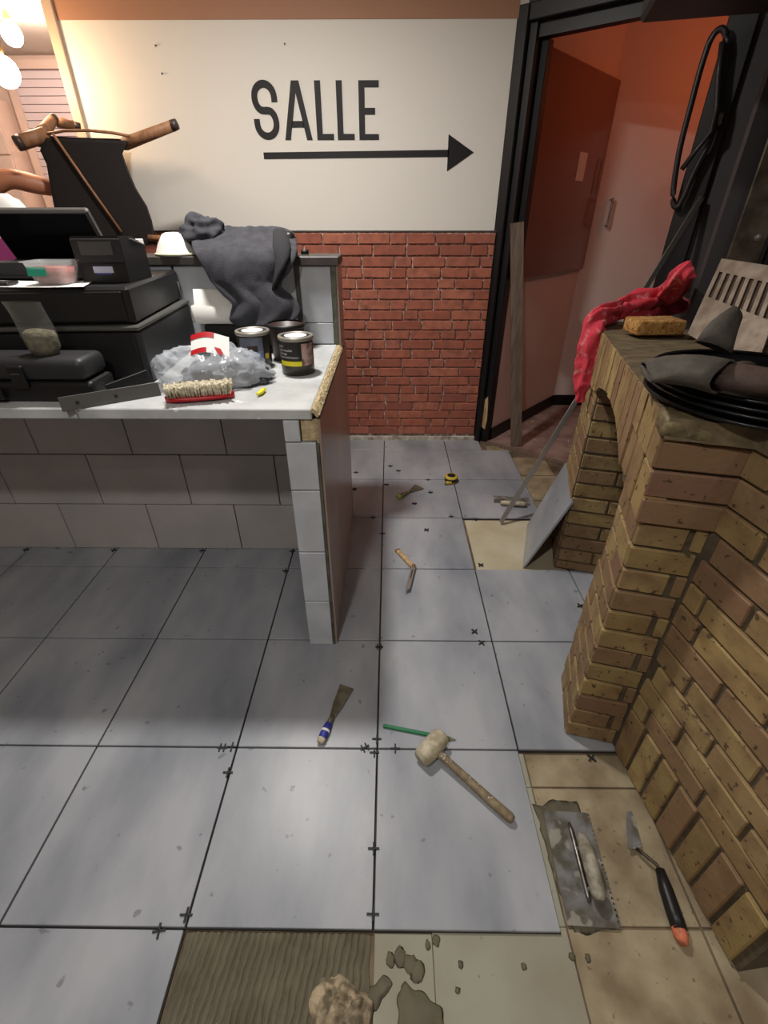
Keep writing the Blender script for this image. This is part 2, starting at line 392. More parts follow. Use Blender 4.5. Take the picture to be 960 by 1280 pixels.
MB().tube([(-.10, -.05, 1.76), (-.10, -.05, 1.56)], .004, 6).build('hook', m_brass, hb)
nt_ = tag(MB().mm((-.06, -.0015, -.075), (.06, .0, .075)).build('paper_notice', m_paper), 'small pale paper notice stuck on the glossy red-brown board', 'notice')
nt_.matrix_world = Ml @ Matrix.Translation((-.38, -.0365, 1.70))
hp = thing('pull_handle', 'small pull handle fixed on the pale corridor wall', 'handle', (1.60, 4.06, 1.36))
MB().tube([(0, -.02, 0), (0, -.02, .18)], .008, 8).build('bar', m_metal, hp)
for z in (.01, .17): MB().tube([(0, -.02, z), (0, .018, z)], .006, 6).build('mount', m_metal, hp)
# ---- kitchen behind, ceiling, other walls of the room
struct(MB().mm((-4.6, -3, 2.6), (3.6, 6.2, 2.7)).build('ceiling', m_ceil))
wk = struct(MB().mm((-4.6, 5.5, -.015), (-1.5, 5.6, 2.6)).build('wall_kitchen', m_kwall))
struct(MB().mm((-1.69, YW+.125, -.015), (-1.58, 5.5, 2.6)).build('wall_kitchen_side', m_kwall))
struct(MB().mm((-4.7, -3, -.015), (-4.6, 5.6, 2.6)).build('wall_left', m_white))
struct(MB().mm((-4.6, -3.1, -.015), (3.5, -3, 2.6)).build('wall_front', m_white))
win = struct(MB().mm((-3.29, 5.44, 1.40), (-2.80, 5.50, 2.50)).build('window_1', m_kdark))
MB().mm((-3.36, 5.42, 1.36), (-3.29, 5.5, 2.56)).mm((-2.80, 5.42, 1.36), (-2.73, 5.5, 2.56)).mm((-3.29, 5.42, 2.5), (-2.80, 5.5, 2.56)).mm((-3.29, 5.42, 1.36), (-2.80, 5.5, 1.42)).build('window_frame', m_kwall, win)
sl = MB().box((0, 0, 0), (.486, .012, .050), rot=(R(14), 0, 0), bev=.002).mesh('slat'); sl.materials.append(m_shutter)
for k in range(19): inst('slat', sl, win, (-3.045, 5.43, 1.455+.056*k))
cab = thing('kitchen_cupboard', 'tall pale kitchen cupboard standing by the slatted window', 'cupboard', (-3.75, 5.26, -.013))
MB().mm((-.36, 0, 0), (.33, .23, 2.30)).build('body', m_kwall, cab)
for s in (0, 1):
    for z0, z1 in ((.05, 1.30), (1.31, 1.90), (1.91, 2.27)):
        d = MB().mm((-.355+s*.345, -.02, z0), (-.02+s*.345, -.001, z1), bev=.003).build('door', m_kwall, cab)
for (x, y, z, mb, lab) in ((-1.86, 3.02, 2.02, m_bulb, 'glowing round pendant lamp hanging over the bar at the cream wall edge'),
                           (-2.52, 4.30, 2.45, m_bulb2, 'glowing round pendant lamp hanging inside the kitchen'),
                           (2.15, 3.30, 2.2, m_bulbred, 'orange glowing pendant lamp hanging in the corridor beyond the doorway')):
    t = thing('pendant_lamp', lab, 'lamp', (x, y, z))
    MB().blob((0, 0, 0), (.062, .062, .062), 20, 0).build('globe', mb, t, True)
    MB().lathe([(.018, .058), (.022, .075), (.018, .11), (.006, .12)], 12).build('socket', m_brass, t, True)
    MB().tube([(0, 0, .12), (0, 0, 2.598-z)], .003, 6).build('cord', m_cable, t)
for (x, y, z, e), lab in zip(LAMPS, ('round recessed ceiling spotlight above the tiled counter', 'round recessed ceiling spotlight over the open middle of the room', 'round recessed ceiling spotlight beside the barbecue hood')):
    t = thing('ceiling_spotlight', lab, 'lamp', (x, y, 2.598), group='ceiling spotlights')
    MB().lathe([(.085, 0), (.11, 0), (.11, -.02), (.085, -.02)], 24, cap=False).build('ring', m_alu, t)
    MB().lathe([(.001, -.006), (.084, -.006)], 24, cap=False).build('lens', m_lens, t)

# ================================================================== COUNTER
CZ = .97
cn = thing('tiled_counter', 'tiled bar counter with recessed grey tile front and pale worktop', 'counter', (-.2, 1.28, 0))
def cb(a, b, name, m, parent=cn, bev=0): return MB().mm([a[0]+.2, a[1]-1.28, a[2]], [b[0]+.2, b[1]-1.28, b[2]], bev=bev).build(name, m, parent)
cb((-2.6, 1.912, 0), (-.309, 2.07, .935), 'core', m_joint)
cb((-.30, 1.30, 0), (-.213, 2.25, .935), 'wing_core', m_joint)
# grey tiles on the recessed front
TW, TH = .426, .263; YP = 1.90
for r, (off, z0, z1) in enumerate(((-.743, .0, .263), (-.943, .263, .527), (-.725, .527, .79), (-.943, .79, .935))):
    x = off
    while x < -.31: x += TW
    while x > -2.55:
        xa, xb = max(x-TW, -2.6), min(x, -.31)
        if xb-xa > .01: cb((xa+.0025, YP, z0+.0025), (xb-.0025, 1.911, z1-.0025), 'wall_tile', m_ctile, cn, .001)
        x -= TW
# white tiles on the wing end
for z0, z1, dx in ((.0, .225, 0), (.23, .455, 0), (.46, .70, 0), (.705, .865, 0), (.87, .935, .045)):
    cb((-.307, 1.278, z0), (-.216-dx, 1.299, z1), 'end_tile', m_wtile, cn, .0015)
cb((-.3085, 1.300, .0), (-.3005, 1.898, .935), 'inner_panel', m_wtile, cn)
cb((-.257, 1.288, .87), (-.213, 1.2995, .935), 'bare_filler', m_slabedge, cn)
cb((-.214, 1.277, 0), (-.2065, 1.29, .862), 'corner_strip', m_cornermetal, cn, .001)
cb((-.206, 1.283, .0), (-.1985, 2.25, .937), 'side_panel', m_lam, cn, .001)
cb((-.213, 1.29, .0), (-.2065, 2.25, .935), 'side_backing', m_slabedge, cn)
# worktop tiles
for xa, xb in ((-2.6, -1.72), (-1.717, -.902), (-.899, -.222)):
    cb((xa, 1.279, .938), (xb, 2.068, CZ), 'worktop_tile', m_slab, cn, .003)
b = MB()
b.grid(lambda u, v: Vector((-.2205+.0225*u+.2, 1.283-1.28+.80*v, .9705-.018*u*u+.004*noise.noise(Vector((u*3, v*40, 1)))+.003*noise.noise(Vector((u*9, v*120, 4))))), 6, 90)
o = b.build('crumbled_edge', m_slabedge, cn); solid(o, .012, -1)
# bar back: tiled splashback and dark ledge
bk = thing('bar_ledge', 'raised dark grey bar ledge on a white tiled splashback behind the worktop', 'ledge', (-.2, 2.07, 0))
def lb(a, b, name, m, bev=0): return MB().mm([a[0]+.2, a[1]-2.07, a[2]], [b[0]+.2, b[1]-2.07, b[2]], bev=bev).build(name, m, bk)
lb((-2.6, 2.085, 0), (-.213, 2.23, 1.27), 'core', m_joint)
for x0, x1 in ((-.36, -.232), (-.62, -.375), (-.86, -.625), (-1.10, -.865), (-1.34, -1.105), (-1.58, -1.345), (-1.9, -1.585)):
    for z0, z1 in ((.972, 1.055), (1.058, 1.268)):
        lb((x0+.002, 2.073, z0), (x1-.002, 2.084, z1), 'wall_tile', m_wtile, .001)
lb((-.232, 2.068, .972), (-.2125, 2.09, 1.272), 'corner_strip', m_cornermetal, .001)
lb((-.377, 2.066, .972), (-.358, 2.084, 1.27), 'joint_strip', m_greyp, .001)
lb((-.2125, 2.07, .938), (-.2045, 2.25, 1.27), 'end_panel', m_lam, .001)
lb((-2.6, 2.055, 1.271), (-.198, 2.24, 1.302), 'ledge_top', m_ledge, .003)

# ------------------------------------------------------------------ things on the worktop
def can(loc, rz, lab, kind):
    t = thing('paint_can', lab, 'can', loc, rz, None)
    Rr, Hh = .057, .125
    MB().lathe([(.0, 0), (Rr-.002, 0), (Rr, .003), (Rr, Hh-.006), (Rr-.001, Hh-.005)], 32).build('body', m_canbody, t, True)
    MB().lathe([(Rr-.004, Hh-.012), (Rr+.0025, Hh-.012), (Rr+.004, Hh-.007), (Rr+.0025, Hh), (Rr-.006, Hh+.001), (Rr-.008, Hh-.003)], 32, cap=False).build('rim', m_canrim, t, True)
    MB().lathe([(.0005, Hh-.002), (Rr-.008, Hh-.002)], 32, cap=False).build('lid', m_canblack, t)
    MB().lathe([(.0005, Hh-.001), (.038, Hh-.001)], 32, cap=False).build('lid_disc', m_lidwhite, t)
    def patch(name, a0, a1, z0, z1, m, rad=Rr+.0006):
        MB().grid(lambda u, v: Vector((rad*math.cos(a0+(a1-a0)*u), rad*math.sin(a0+(a1-a0)*u), z0+(z1-z0)*v)), 12, 1).build(name, m, t, True)
    if kind == 1:
        patch('label_photo', R(-140), R(-52), .032, .108, m_canphoto)
        patch('label_photo_blue', R(-136), R(-54), .034, .062, m_canblue, Rr+.0010)
        patch('label_photo_dark', R(-108), R(-72), .062, .082, m_canbrown, Rr+.0012)
        patch('label_band', R(-50), R(-20), .032, .108, m_canblack, Rr+.0006)
        patch('label_yellow', R(-48), R(-30), .034, .052, m_yellow2, Rr+.0012)
    else:
        patch('label', R(-175), R(-10), .034, .112, m_canblack)
        patch('label_photo', R(-66), R(-16), .034, .106, m_canphoto2, Rr+.0010)
        patch('label_yellow', R(-150), R(-68), .034, .050, m_yellow, Rr+.0012)
        def words(txt, a0, z, size):
            cu = bpy.data.curves.new('lettering', 'FONT'); cu.body = txt; cu.size = size
            ob = bpy.data.objects.new('tmp', cu); COL.objects.link(ob); dg = bpy.context.evaluated_depsgraph_get()
            me = bpy.data.meshes.new_from_object(ob.evaluated_get(dg)); bpy.data.objects.remove(ob)
            for v in me.vertices:
                a = a0+v.co.x/Rr; v.co = Vector(((Rr+.0014)*math.cos(a), (Rr+.0014)*math.sin(a), z+v.co.y))
            me.materials.append(m_lidwhite); inst('lettering', me, t)
        words('pour', R(-155), .094, .013); words('imperm\u00e9able', R(-155), .082, .011); words('et lavage', R(-155), .071, .011); words("d'imperm\u00e9abilisation", R(-157), .060, .0095)
    return t
c2 = can((-.318, 1.655, CZ+.0005), R(2), 'small can with black, pink and yellow label on the worktop', 2)
c1 = can((-.485, 1.735, CZ+.0005), R(8), 'small dark can with blue and grey photo label on the worktop', 1)
# dark tub behind the cans
t = thing('dark_tub', 'low dark brown tub standing behind the two cans', 'tub', (-.385, 1.835, CZ+.0005))
MB().lathe([(0, 0), (.055, 0), (.066, .12), (.066, .125), (.06, .125), (.05, .01), (0, .008)], 28).build('body', m_canbrown, t, True)
MB().lathe([(.066, .115), (.071, .118), (.071, .128), (.064, .13)], 28, cap=False).build('rim', m_bplastic, t, True)
# brush
bp_ = (onz(205, 507, CZ)+onz(292, 499, CZ))/2
t = thing('scrubbing_brush', 'red brush lying bristles up at the worktop edge', 'brush', (bp_.x, 1.352, CZ+.0008), R(16))
b = MB(); rings = []
for k in range(13):
    u = -1+2*k/12; x = u*.098; wdt = .026*(max(.02, 1-abs(u)**3.2))**.5
    rings.append([Vector((x, wdt*math.cos(a), .011+.010*math.sin(a)*(1 if math.sin(a) > 0 else 1.05))) for a in [2*PI*i/10 for i in range(10)]])
b.loft(rings).build('handle', m_red, t, True)
b = MB()
for i in range(30):
    for j in range(7):
        x = -.085+.170*i/29+random.uniform(-.003, .003); y = -.018+.036*j/6
        top = Vector((x*1.06+random.uniform(-.004, .004), y*1.35+random.uniform(-.004, .004), .050+random.uniform(-.005, .004)))
        b.tube([(x, y, .018), ((x+top.x)/2, (y+top.y)/2, .034), top], [.0024, .0040, .0046], 5)
o = b.build('bristles', m_bristle, t, True); o['kind'] = 'stuff'
# yellow cap
t = tag(MB().tube([(0, 0, .007), (.008, .012, .007), (.016, .036, .007), (.022, .05, .008)], [.004, .008, .008, .005], 10, flat=.8).build('yellow_cap', m_yellow, None, True), 'small yellow plastic cap lying between the clear bag and the cans', 'cap')
t.location = (-.400, 1.385, CZ+.001); t.rotation_euler = (0, 0, R(12))
# clear bag of granules with red and white label
bg = thing('plastic_bag', 'crumpled clear plastic bag of dark granules with red and white label', 'bag', (-.568, 1.54, CZ+.001), R(8))
b = MB(); b.blob((.03, 0, .0), (.14, .095, .074), 36, .35, 4, 5, flatz=-.0)
b.build('granules', m_bagfill, bg, True)
b = MB(); bmesh.ops.create_uvsphere(b.bm, u_segments=56, v_segments=30, radius=1)
for v in b.bm.verts:
    p = v.co.copy(); k = .92+.26*abs(noise.noise(p*2.6+Vector((3, 1, 0))))+.16*(1-2*abs(noise.noise(p*5)))*.7+.10*abs(noise.noise(p*11))
    v.co = Vector((p.x*.160*k, p.y*.112*k, max(.0, (p.z*.096*k+.012 if p.z > 0 else p.z*.02+.012))))
    if p.x < -.4 and p.z > .1: v.co.z += .05*(-p.x-.4)*(1+noise.noise(p*5)); v.co.x -= .02
b.build('film', m_bag, bg, True)
def lab_pt(u, v):
    x = -.055+.115*u; y = -.045+.05*v
    return Vector((x, y-.012, .098+.010*math.sin(u*4)+.050*v))
b = MB().grid(lab_pt, 10, 8); lb_o = b.build('label_white', m_paper, bg, True)
MB().grid(lambda u, v: lab_pt(.0+.62*u, .74+.26*v)+Vector((0, -.001, .0012)), 8, 3).build('label_red', m_red, bg, True)
MB().grid(lambda u, v: lab_pt(.0+.42*u, .0+.24*v)+Vector((0, -.001, .0012)), 8, 3).build('label_red', m_red, bg, True)
MB().grid(lambda u, v: lab_pt(.62+.16*u+.1*(1-v), .0+1.0*v*.3)+Vector((0, -.001, .0012)), 4, 3).build('label_red', m_red, bg, True)
# tool case standing on its long side
cs = thing('tool_case', 'black plastic tool case lying at the front of the worktop', 'case', (-1.33, 1.394, CZ+.0005))
b = MB(); b.mm((-.46, -.068, .062), (.46, .062, .125), bev=.02, seg=3); b.build('lid', m_bplastic2, cs, True)
MB().mm((-.46, -.064, .0), (.47, .06, .060), bev=.012, seg=2).build('base', m_bplastic, cs)
for x in (-.30, .27):
    lt = MB().mm((x-.022, -.080, .045), (x+.022, -.066, .11), bev=.004).build('latch', m_bplastic, cs)
    MB().mm((x-.014, -.082, .086), (x+.014, -.0802, .089)).build('latch_slot', m_greyp, lt)
MB().mm((-.20, -.085, .022), (.20, -.068, .036), bev=.004).build('handle', m_bplastic2, cs)
for x in (-.19, .19): MB().mm((x-.02, -.085, .012), (x+.02, -.06, .046), bev=.004).build('handle_mount', m_bplastic, cs)
MB().mm((-.45, -.0695, .068), (.05, -.068, .073)).build('lid_rib', m_greyp, cs)
# dark flat bar against the case
A = onz(90, 513, CZ); B = onz(190, 496, CZ); d = B-A
t = thing('metal_bar', 'dark grey flat bar propped on edge against the tool case', 'bar', ((A.x+B.x)/2, (A.y+B.y)/2+.004, CZ+.0008), math.atan2(d.y, d.x))
MB().box((0, 0, .019), (d.length+.05, .004, .040), rot=(R(-14), 0, 0), bev=.001).build('blade', m_greyp, t)
for x in (-.09, .01): MB().box((x, -.0035, .019), (.008, .003, .008), rot=(R(-14), 0, 0)).build('rivet', m_bplastic, t)
t = tag(MB().box((0, 0, .02), (.13, .006, .04), rot=(0, R(-9), 0), bev=.002).build('plastic_strip', m_bplastic), 'black plastic strip lying slanted beside the tool case', 'strip'); t.location = (-.80, 1.415, CZ+.012); t.rotation_euler = (0, 0, R(45))
# stacked cash drawers
t = thing('cash_drawer', 'black cash drawer with grey lip at the bottom of the till stack', 'cash drawer', (-1.155, 1.775, CZ+.0005), R(4))
MB().mm((-.36, -.28, 0), (.36, .25, .163), bev=.006).build('body', m_bplastic2, t)
MB().mm((-.362, -.292, .165), (.362, .252, .179), bev=.004).build('lip', m_greyp, t)
MB().mm((-.34, -.288, .02), (.34, -.281, .16), bev=.003).build('front', m_bplastic, t)
t2 = thing('cash_drawer', 'taller black cash drawer carrying the receipt printer and paper', 'cash drawer', (-1.165, 1.785, CZ+.1805), R(6))
MB().mm((-.36, -.29, 0), (.35, .24, .106), bev=.008).build('body', m_bplastic, t2)
MB().mm((-.34, -.297, .01), (.33, -.291, .095), bev=.003).build('front', m_bplastic, t2)
MB().mm((-.12, -.299, .03), (-.10, -.2975, .036)).build('keyhole', m_metal, t2)
ZT = CZ+.1805+.1065
# paper sheet
o = MB().grid(lambda u, v: Vector((-.32+.46*u-.05*v, -.055+.15*v, .0016+.0012*math.sin(u*7))), 12, 2).build('paper_sheet', m_paper); solid(o, .0006)
tag(o, 'white sheet of paper on the upper cash drawer under the plastic tub', 'paper'); o.location = (-1.04, 1.56, ZT+.001)
# clear tub with teal label
tb = ony(73, 355, 1.58)
t = thing('plastic_tub', 'clear plastic tub of pink food with teal label on the paper', 'tub', (tb.x, 1.58, ZT+.0045))
def rr(w_, d_, z, n=6, rad=.02):
    pts = []
    for (sx, sy, a0) in ((1, 1, 0), (-1, 1, 90), (-1, -1, 180), (1, -1, 270)):
        for k in range(n): a = R(a0+90*k/(n-1)); pts.append(Vector((sx*(w_/2-rad)+rad*math.cos(a), sy*(d_/2-rad)+rad*math.sin(a), z)))
    return pts
b = MB().loft([rr(.096, .075, 0), rr(.098, .077, .002), rr(.124, .10, .058), rr(.14, .112, .060), rr(.14, .112, .062)], cap=False); b.build('shell', m_glass, t, True)
MB().loft([rr(.09, .07, .003), rr(.108, .085, .045)]).build('contents', m_food, t, True)
o = MB().box((-.022, -.0475, .036), (.056, .001, .024), rot=(R(-12), 0, 0)).build('label', m_teal, t)
# receipt printer
pr = ony(107, 350, 1.56)
t = thing('receipt_printer', 'black receipt printer with pale label on the upper cash drawer', 'printer', (-.895, 1.71, ZT+.0005), R(2))
MB().prism([(-.085, 0), (.09, 0), (.09, .095), (.0, .125), (-.085, .128)], -.072, .072, Matrix.Rotation(PI/2, 4, 'Z') @ rotM('X', PI/2)).build('body', m_bplastic, t)
MB().mm((-.075, -.0905, .055), (.075, -.085, .122), bev=.003).build('front_panel', m_bplastic2, t)
MB().mm((-.052, -.0925, .076), (.048, -.0905, .114), bev=.002).build('display', m_greyp, t)
l_ = MB().mm((-.03, -.0865, .028), (.03, -.085, .046)).build('label', m_lilac, t)
MB().mm((-.022, -.0868, .023), (.022, -.0852, .028)).build('label_strip', m_violet, l_)
MB().tube([(.074, -.02, .118), (.074, .08, .096)], .004, 6).build('cover_edge', m_greyp, t)
# till monitor with stand
t = thing('till_monitor', 'black till touchscreen tilted back on its stand beside the printer', 'monitor', (-1.165, 1.80, ZT+.0005))
MB().mm((-.14, -.11, .0), (.17, .10, .012), bev=.004).build('base', m_bplastic, t)
MB().prism([(-.10, .012), (.05, .012), (.05, .05), (-.10, .05)], -.15, .17, Matrix.Rotation(PI/2, 4, 'Z') @ rotM('X', PI/2)).build('stand', m_bplastic2, t)
Mn = Matrix.Translation((.0, .06, .112)) @ rotM('X', R(30))
o = MB().mm((-.175, -.012, -.10), (.175, .012, .10), bev=.006).build('casing', m_greyp, t); o.matrix_local = Mn
o2 = MB().mm((-.166, -.0135, -.09), (.166, -.0122, .09)).build('screen', m_bgloss, t); o2.matrix_local = Mn
# pouch of powder on the case
pz = CZ+.1265
pb = thing('powder_pouch', 'open clear pouch half full of grey powder standing on the tool case', 'pouch', (-1.00, 1.388, pz))
def ring(z, w_, d_, tw=0, seed=0):
    out = []
    for k in range(24):
        a = 2*PI*k/24; q = 1+.08*noise.noise(Vector((math.cos(a)*2, math.sin(a)*2, z*30+seed)))
        out.append(Vector((w_*math.cos(a)*q+tw, d_*math.sin(a)*q, z)))
    return out
MB().loft([ring(.0, .036, .026), ring(.018, .044, .034), ring(.05, .05, .036), ring(.08, .047, .03, -.005), ring(.115, .050, .022, -.012), ring(.14, .054, .016, -.018)], cap=False).build('film', m_zip, pb, True)
MB().loft([ring(.001, .034, .024), ring(.018, .042, .032), ring(.05, .047, .033), ring(.062, .043, .028), ring(.068, .02, .014, -.01)]).build('powder', m_powder, pb, True)
# cables hanging by the drawers
for k, pts in enumerate((((195, 345, 2.0), (207, 350, 2.02), (219, 385, 2.03), (224, 410, 2.03), (228, 432, 2.03)), ((222, 352, 2.04), (232, 392, 2.04), (233, 425, 2.04)), ((168, 350, 1.9), (185, 360, 1.98), (200, 392, 2.0), (210, 420, 2.0)))):
    P = [ony(*p) for p in pts]
    o = tag(MB().tube(P, .0028, 6).build('power_cable', m_cable, None, True), ['thin black cable draped over the back corner of the cash drawers', 'thin black cable hanging against the white splashback tiles', 'thin black cable drooping along the side of the cash drawers'][k], 'cable')
# black tray under the jacket
t = thing('flat_tray', 'black flat tray lying on the worktop behind the plastic bag', 'tray', (-.60, 1.955, CZ+.0005))
MB().mm((-.15, -.09, 0), (.13, .06, .02), bev=.004).build('plate', m_bplastic, t)
MB().mm((-.15, -.095, .018), (.13, -.085, .034), bev=.003).build('front_edge', m_bplastic2, t)
t = thing('white_holder', 'white moulded plastic holder against the splashback below the jacket', 'holder', (-.655, 1.99, CZ+.035))
MB().mm((-.09, -.012, -.012), (.25, .05, .062), bev=.006).build('foot', m_bplastic, t)
b = MB(); b.loft([[Vector((x, -.02, z)) for x, z in pr_] + [Vector((x, .0, z)) for x, z in reversed(pr_)] for pr_ in ()] or [rr(.25, .03, .065, 5, .012), rr(.26, .035, .08, 5, .014), rr(.26, .035, .13, 5, .014), rr(.23, .02, .135, 5, .008), rr(.22, .012, .19, 5, .005)])
b.build('shell', m_whitep, t, True)
# jacket draped over the ledge
rows = [(284, 266, 346, 2.235), (293, 248, 369, 2.19), (303, 239, 371, 2.12), (313, 241, 372, 2.035), (325, 248, 369, 2.005), (340, 257, 363, 1.995), (352, 263, 352, 1.99), (360, 271, 353, 1.985), (368, 279, 364, 1.98), (378, 291, 373, 1.972), (390, 288, 376, 1.965), (400, 286, 370, 1.962), (408, 296, 352, 1.962)]
def jk(u, v):
    q = v*(len(rows)-1); i = min(int(q), len(rows)-2); f = q-i
    a, b_ = rows[i], rows[i+1]
    y = a[0]+(b_[0]-a[0])*f; xl = a[1]+(b_[1]-a[1])*f; xr = a[2]+(b_[2]-a[2])*f; Y = a[3]+(b_[3]-a[3])*f
    w_ = u+.35*v; fold = .010*math.sin(w_*7+1)+.004*math.sin(w_*17-v*5)+.020*noise.noise(Vector((u*3.2+v*1.5, v*3.2, 2)))
    p = ony(xl+(xr-xl)*u, y, Y-.022-abs(fold)*.9 - .018*math.sin(PI*u))
    if v < .3: p.z = max(p.z, 1.308)+.012*abs(noise.noise(Vector((u*6, v*9, 0))))
    return p
jt = thing('jacket', 'charcoal fleece jacket slung over the dark bar ledge', 'jacket', (-.6, 2.05, 1.303))
def unp(o, root):
    o.parent = root; o.matrix_parent_inverse = Matrix.Translation(root.location).inverted() if root.rotation_euler.z == 0 else (Matrix.Translation(root.location) @ rotM('Z', root.rotation_euler.z)).inverted()
    return o
o = MB().grid(jk, 34, 34).build('body', m_jacket, None, True); solid(o, .008); subd(o, 1); unp(o, jt)
b = MB(); c = ony(254, 287, 2.15); b.blob((c.x, c.y-.01, 1.378), (.082, .06, .058), 30, .55, 2.6, 9); o = b.build('hood', m_jacket, None, True); subd(o, 1); unp(o, jt)
b = MB(); b.tube([ony(348, 284, 2.13), ony(354, 300, 2.04), ony(353, 320, 1.955), ony(347, 345, 1.945), ony(342, 366, 1.945)], [.02, .036, .040, .034, .016], 14, flat=.45)
for v in b.bm.verts: v.co += Vector((noise.noise(v.co*24)*.012, noise.noise(v.co*24+Vector((5, 0, 0)))*.012, 0))
o = b.build('sleeve', mat('black_cloth', (34, 34, 38), .9, bump=.4, bscale=200), None, True); subd(o, 1); unp(o, jt)
o = MB().box(ony(362, 302, 2.12), (.045, .05, .07), bev=.012).build('lining', m_bplastic, None, True); unp(o, jt)
# white bowl on the ledge
wp = ony(221, 322, 2.10)
t = thing('paper_bowl', 'white bowl standing upside down on the ledge beside the jacket', 'bowl', (wp.x-.005, 2.13, 1.3028))
MB().lathe([(.082, 0), (.084, .004), (.080, .010), (.066, .040), (.044, .072), (.030, .078), (.0, .079)], 28).build('shell', m_whitep, t, True)
MB().lathe([(.080, .001), (.086, .003), (.086, .007), (.080, .009)], 28, cap=False).build('rim', mat('cream_rim', (214, 214, 176), .5), t, True)
for k, px in enumerate((368, 377)):
    P = onz(px, 321, 1.303)
    o = tag(MB().tube([(0, 0, .009), (.03, .004, .009)], .009, 10).build('socket_plug', m_bplastic, None, True), 'tiny black plug piece lying on the dark ledge end', 'plug', 'plug pieces on the ledge'); o.location = (-.402+.045*k, 2.15, 1.303)
# white bag and magenta leaflet behind the monitor
t = thing('white_carrier_bag', 'white plastic carrier bag bulging up behind the till monitor', 'bag', (-1.545, 2.15, 1.3028))
b = MB(); b.blob((0, 0, .0), (.19, .07, .225), 26, .22, 2, 3, flatz=0); b.build('bag_body', m_whitep, t, True)
MB().grid(lambda u, v: Vector((-.16+.17*u+.06*v*(1-u), -.074+.004*math.sin(u*5), .03+.15*v*(1-.5*u))), 6, 6).build('grey_patch', mat('grey_patch', (150, 148, 148), .6), t, True)  # greyer area over part of the bag's front
t = thing('leaflet_box', 'magenta and white leaflet box beside the till monitor', 'box', (-1.40, 1.98, ZT+.0005), R(8))
MB().mm((-.10, -.02, 0), (.05, .02, .11), bev=.002).build('box', m_magenta, t)
MB().box((.052, -.0, .062), (.012, .044, .13), rot=(0, R(-24), 0)).build('edge', m_paper, t)
MB().mm((-.10, -.022, 0), (.055, -.0202, .012)).build('bottom_edge', m_paper, t)

# ------------------------------------------------------------------ chair carried by a person behind the bar
CY = 2.78
ch = thing('dining_chair', 'black upholstered chair with brown wooden legs carried upside down behind the bar', 'chair', (-1.42, CY, 1.28))
def q(x, y, Y=CY): return ony(x, y, Y)-Vector((-1.42, CY, 1.28))
outline = [(55, 172), (160, 176), (153, 192), (160, 212), (170, 235), (184, 258), (190, 276), (196, 305), (82, 305), (70, 270), (64, 240), (58, 205), (50, 188)]
b = MB(); fr = [q(x, y, CY-.03) for x, y in outline]; bk_ = [q(x, y, CY+.03) for x, y in outline]
b.loft([[p+Vector((0, .012, 0)) for p in [q(105+(x-105)*.95, 236+(y-236)*.95, CY-.045) for x, y in outline]], fr, bk_]); b.build('backrest', m_chairblk, ch)
MB().loft([[q(48, 184), q(160, 188), q(160, 188, CY+.42), q(48, 184, CY+.42)], [q(50, 170), q(164, 174), q(164, 174, CY+.42), q(50, 170, CY+.42)]]).build('seat', m_chairblk, ch)
MB().tube([q(56, 168, CY-.02), q(80, 163.5, CY-.02), q(110, 163, CY-.02), q(140, 166, CY-.02), q(162, 170, CY-.02)], .006, 8).build('seat_rail', m_chairwood, ch, True)
def leg(a, b_, r0, r1):
    o = MB().tube([a, (a+b_)/2, b_], [r0, (r0+r1)/2, r1], 12).build('leg', m_chairwood, ch, True)
    dv = (b_-a).normalized(); MB().tube([b_-dv*.004, b_+dv*.022], [r1*1.05, r1*.95], 12).build('foot_pad', m_canbrown, o, True)
leg(q(156, 180), q(216, 157), .026, .022)
leg(q(58, 168), q(26, 178, CY-.08), .030, .030)
leg(q(52, 168, CY+.12), q(66, 150, CY+.25), .03, .022)
leg(q(70, 152, CY+.3), q(95, 158, CY+.34), .024, .02)
MB().tube([q(66, 167, CY-.05), q(108, 228, CY-.052), q(152, 290, CY-.05)], .006, 8).build('piping', m_chairwood, ch, True)
MB().tube([q(186, 297, CY-.04), q(214, 299, CY-.04)], .014, 8).build('back_rail', m_chairwood, ch, True)
# person holding the chair, mostly beyond the edge of the picture
def skin_obj(name, verts, edges, radii, m, parent=None, root=0, lv=2):
    me = bpy.data.meshes.new(name); me.from_pydata(verts, edges, []); o = bpy.data.objects.new(name, me); COL.objects.link(o)
    md = o.modifiers.new('skin', 'SKIN'); md.use_smooth_shade = True
    for i, r in enumerate(radii): 
        sv = me.skin_vertices[0].data[i]; sv.radius = r if isinstance(r, tuple) else (r, r); sv.use_root = (i == root)
    subd(o, lv); me.materials.append(m)
    if parent: o.parent = parent
    return o
PX = -2.28; PY = 2.84
pe = thing('person', 'person with bare forearm behind the bar holding the black chair', 'person', (PX, PY, -.012))
sh = Vector((.05, -.19, 1.44)); el = q(10, 222)+Vector((-1.42, CY, 1.28))-Vector((PX, PY, -.012)); wr = q(58, 236, CY+.0)+Vector((-1.42, CY, 1.28))-Vector((PX, PY, -.012))
wr.y += .09; hand = wr+Vector((.075, .01, -.005))
V = [(0, 0, .95), (0, 0, 1.12), (0, 0, 1.34), (0, 0, 1.46), (.01, 0, 1.53), (.03, 0, 1.62), (.035, 0, 1.70),
     tuple(sh), tuple((sh+el)/2), tuple(el), tuple((el+wr)/2), tuple(wr), tuple(hand),
     (.03, .2, 1.42), (.06, .27, 1.16), (.2, .25, .98), (.27, .24, .95),
     (.0, -.10, .90), (.02, -.11, .50), (-.01, -.11, .08), (.15, -.11, .03),
     (.0, .10, .90), (.04, .11, .50), (.02, .11, .08), (.17, .11, .03)]
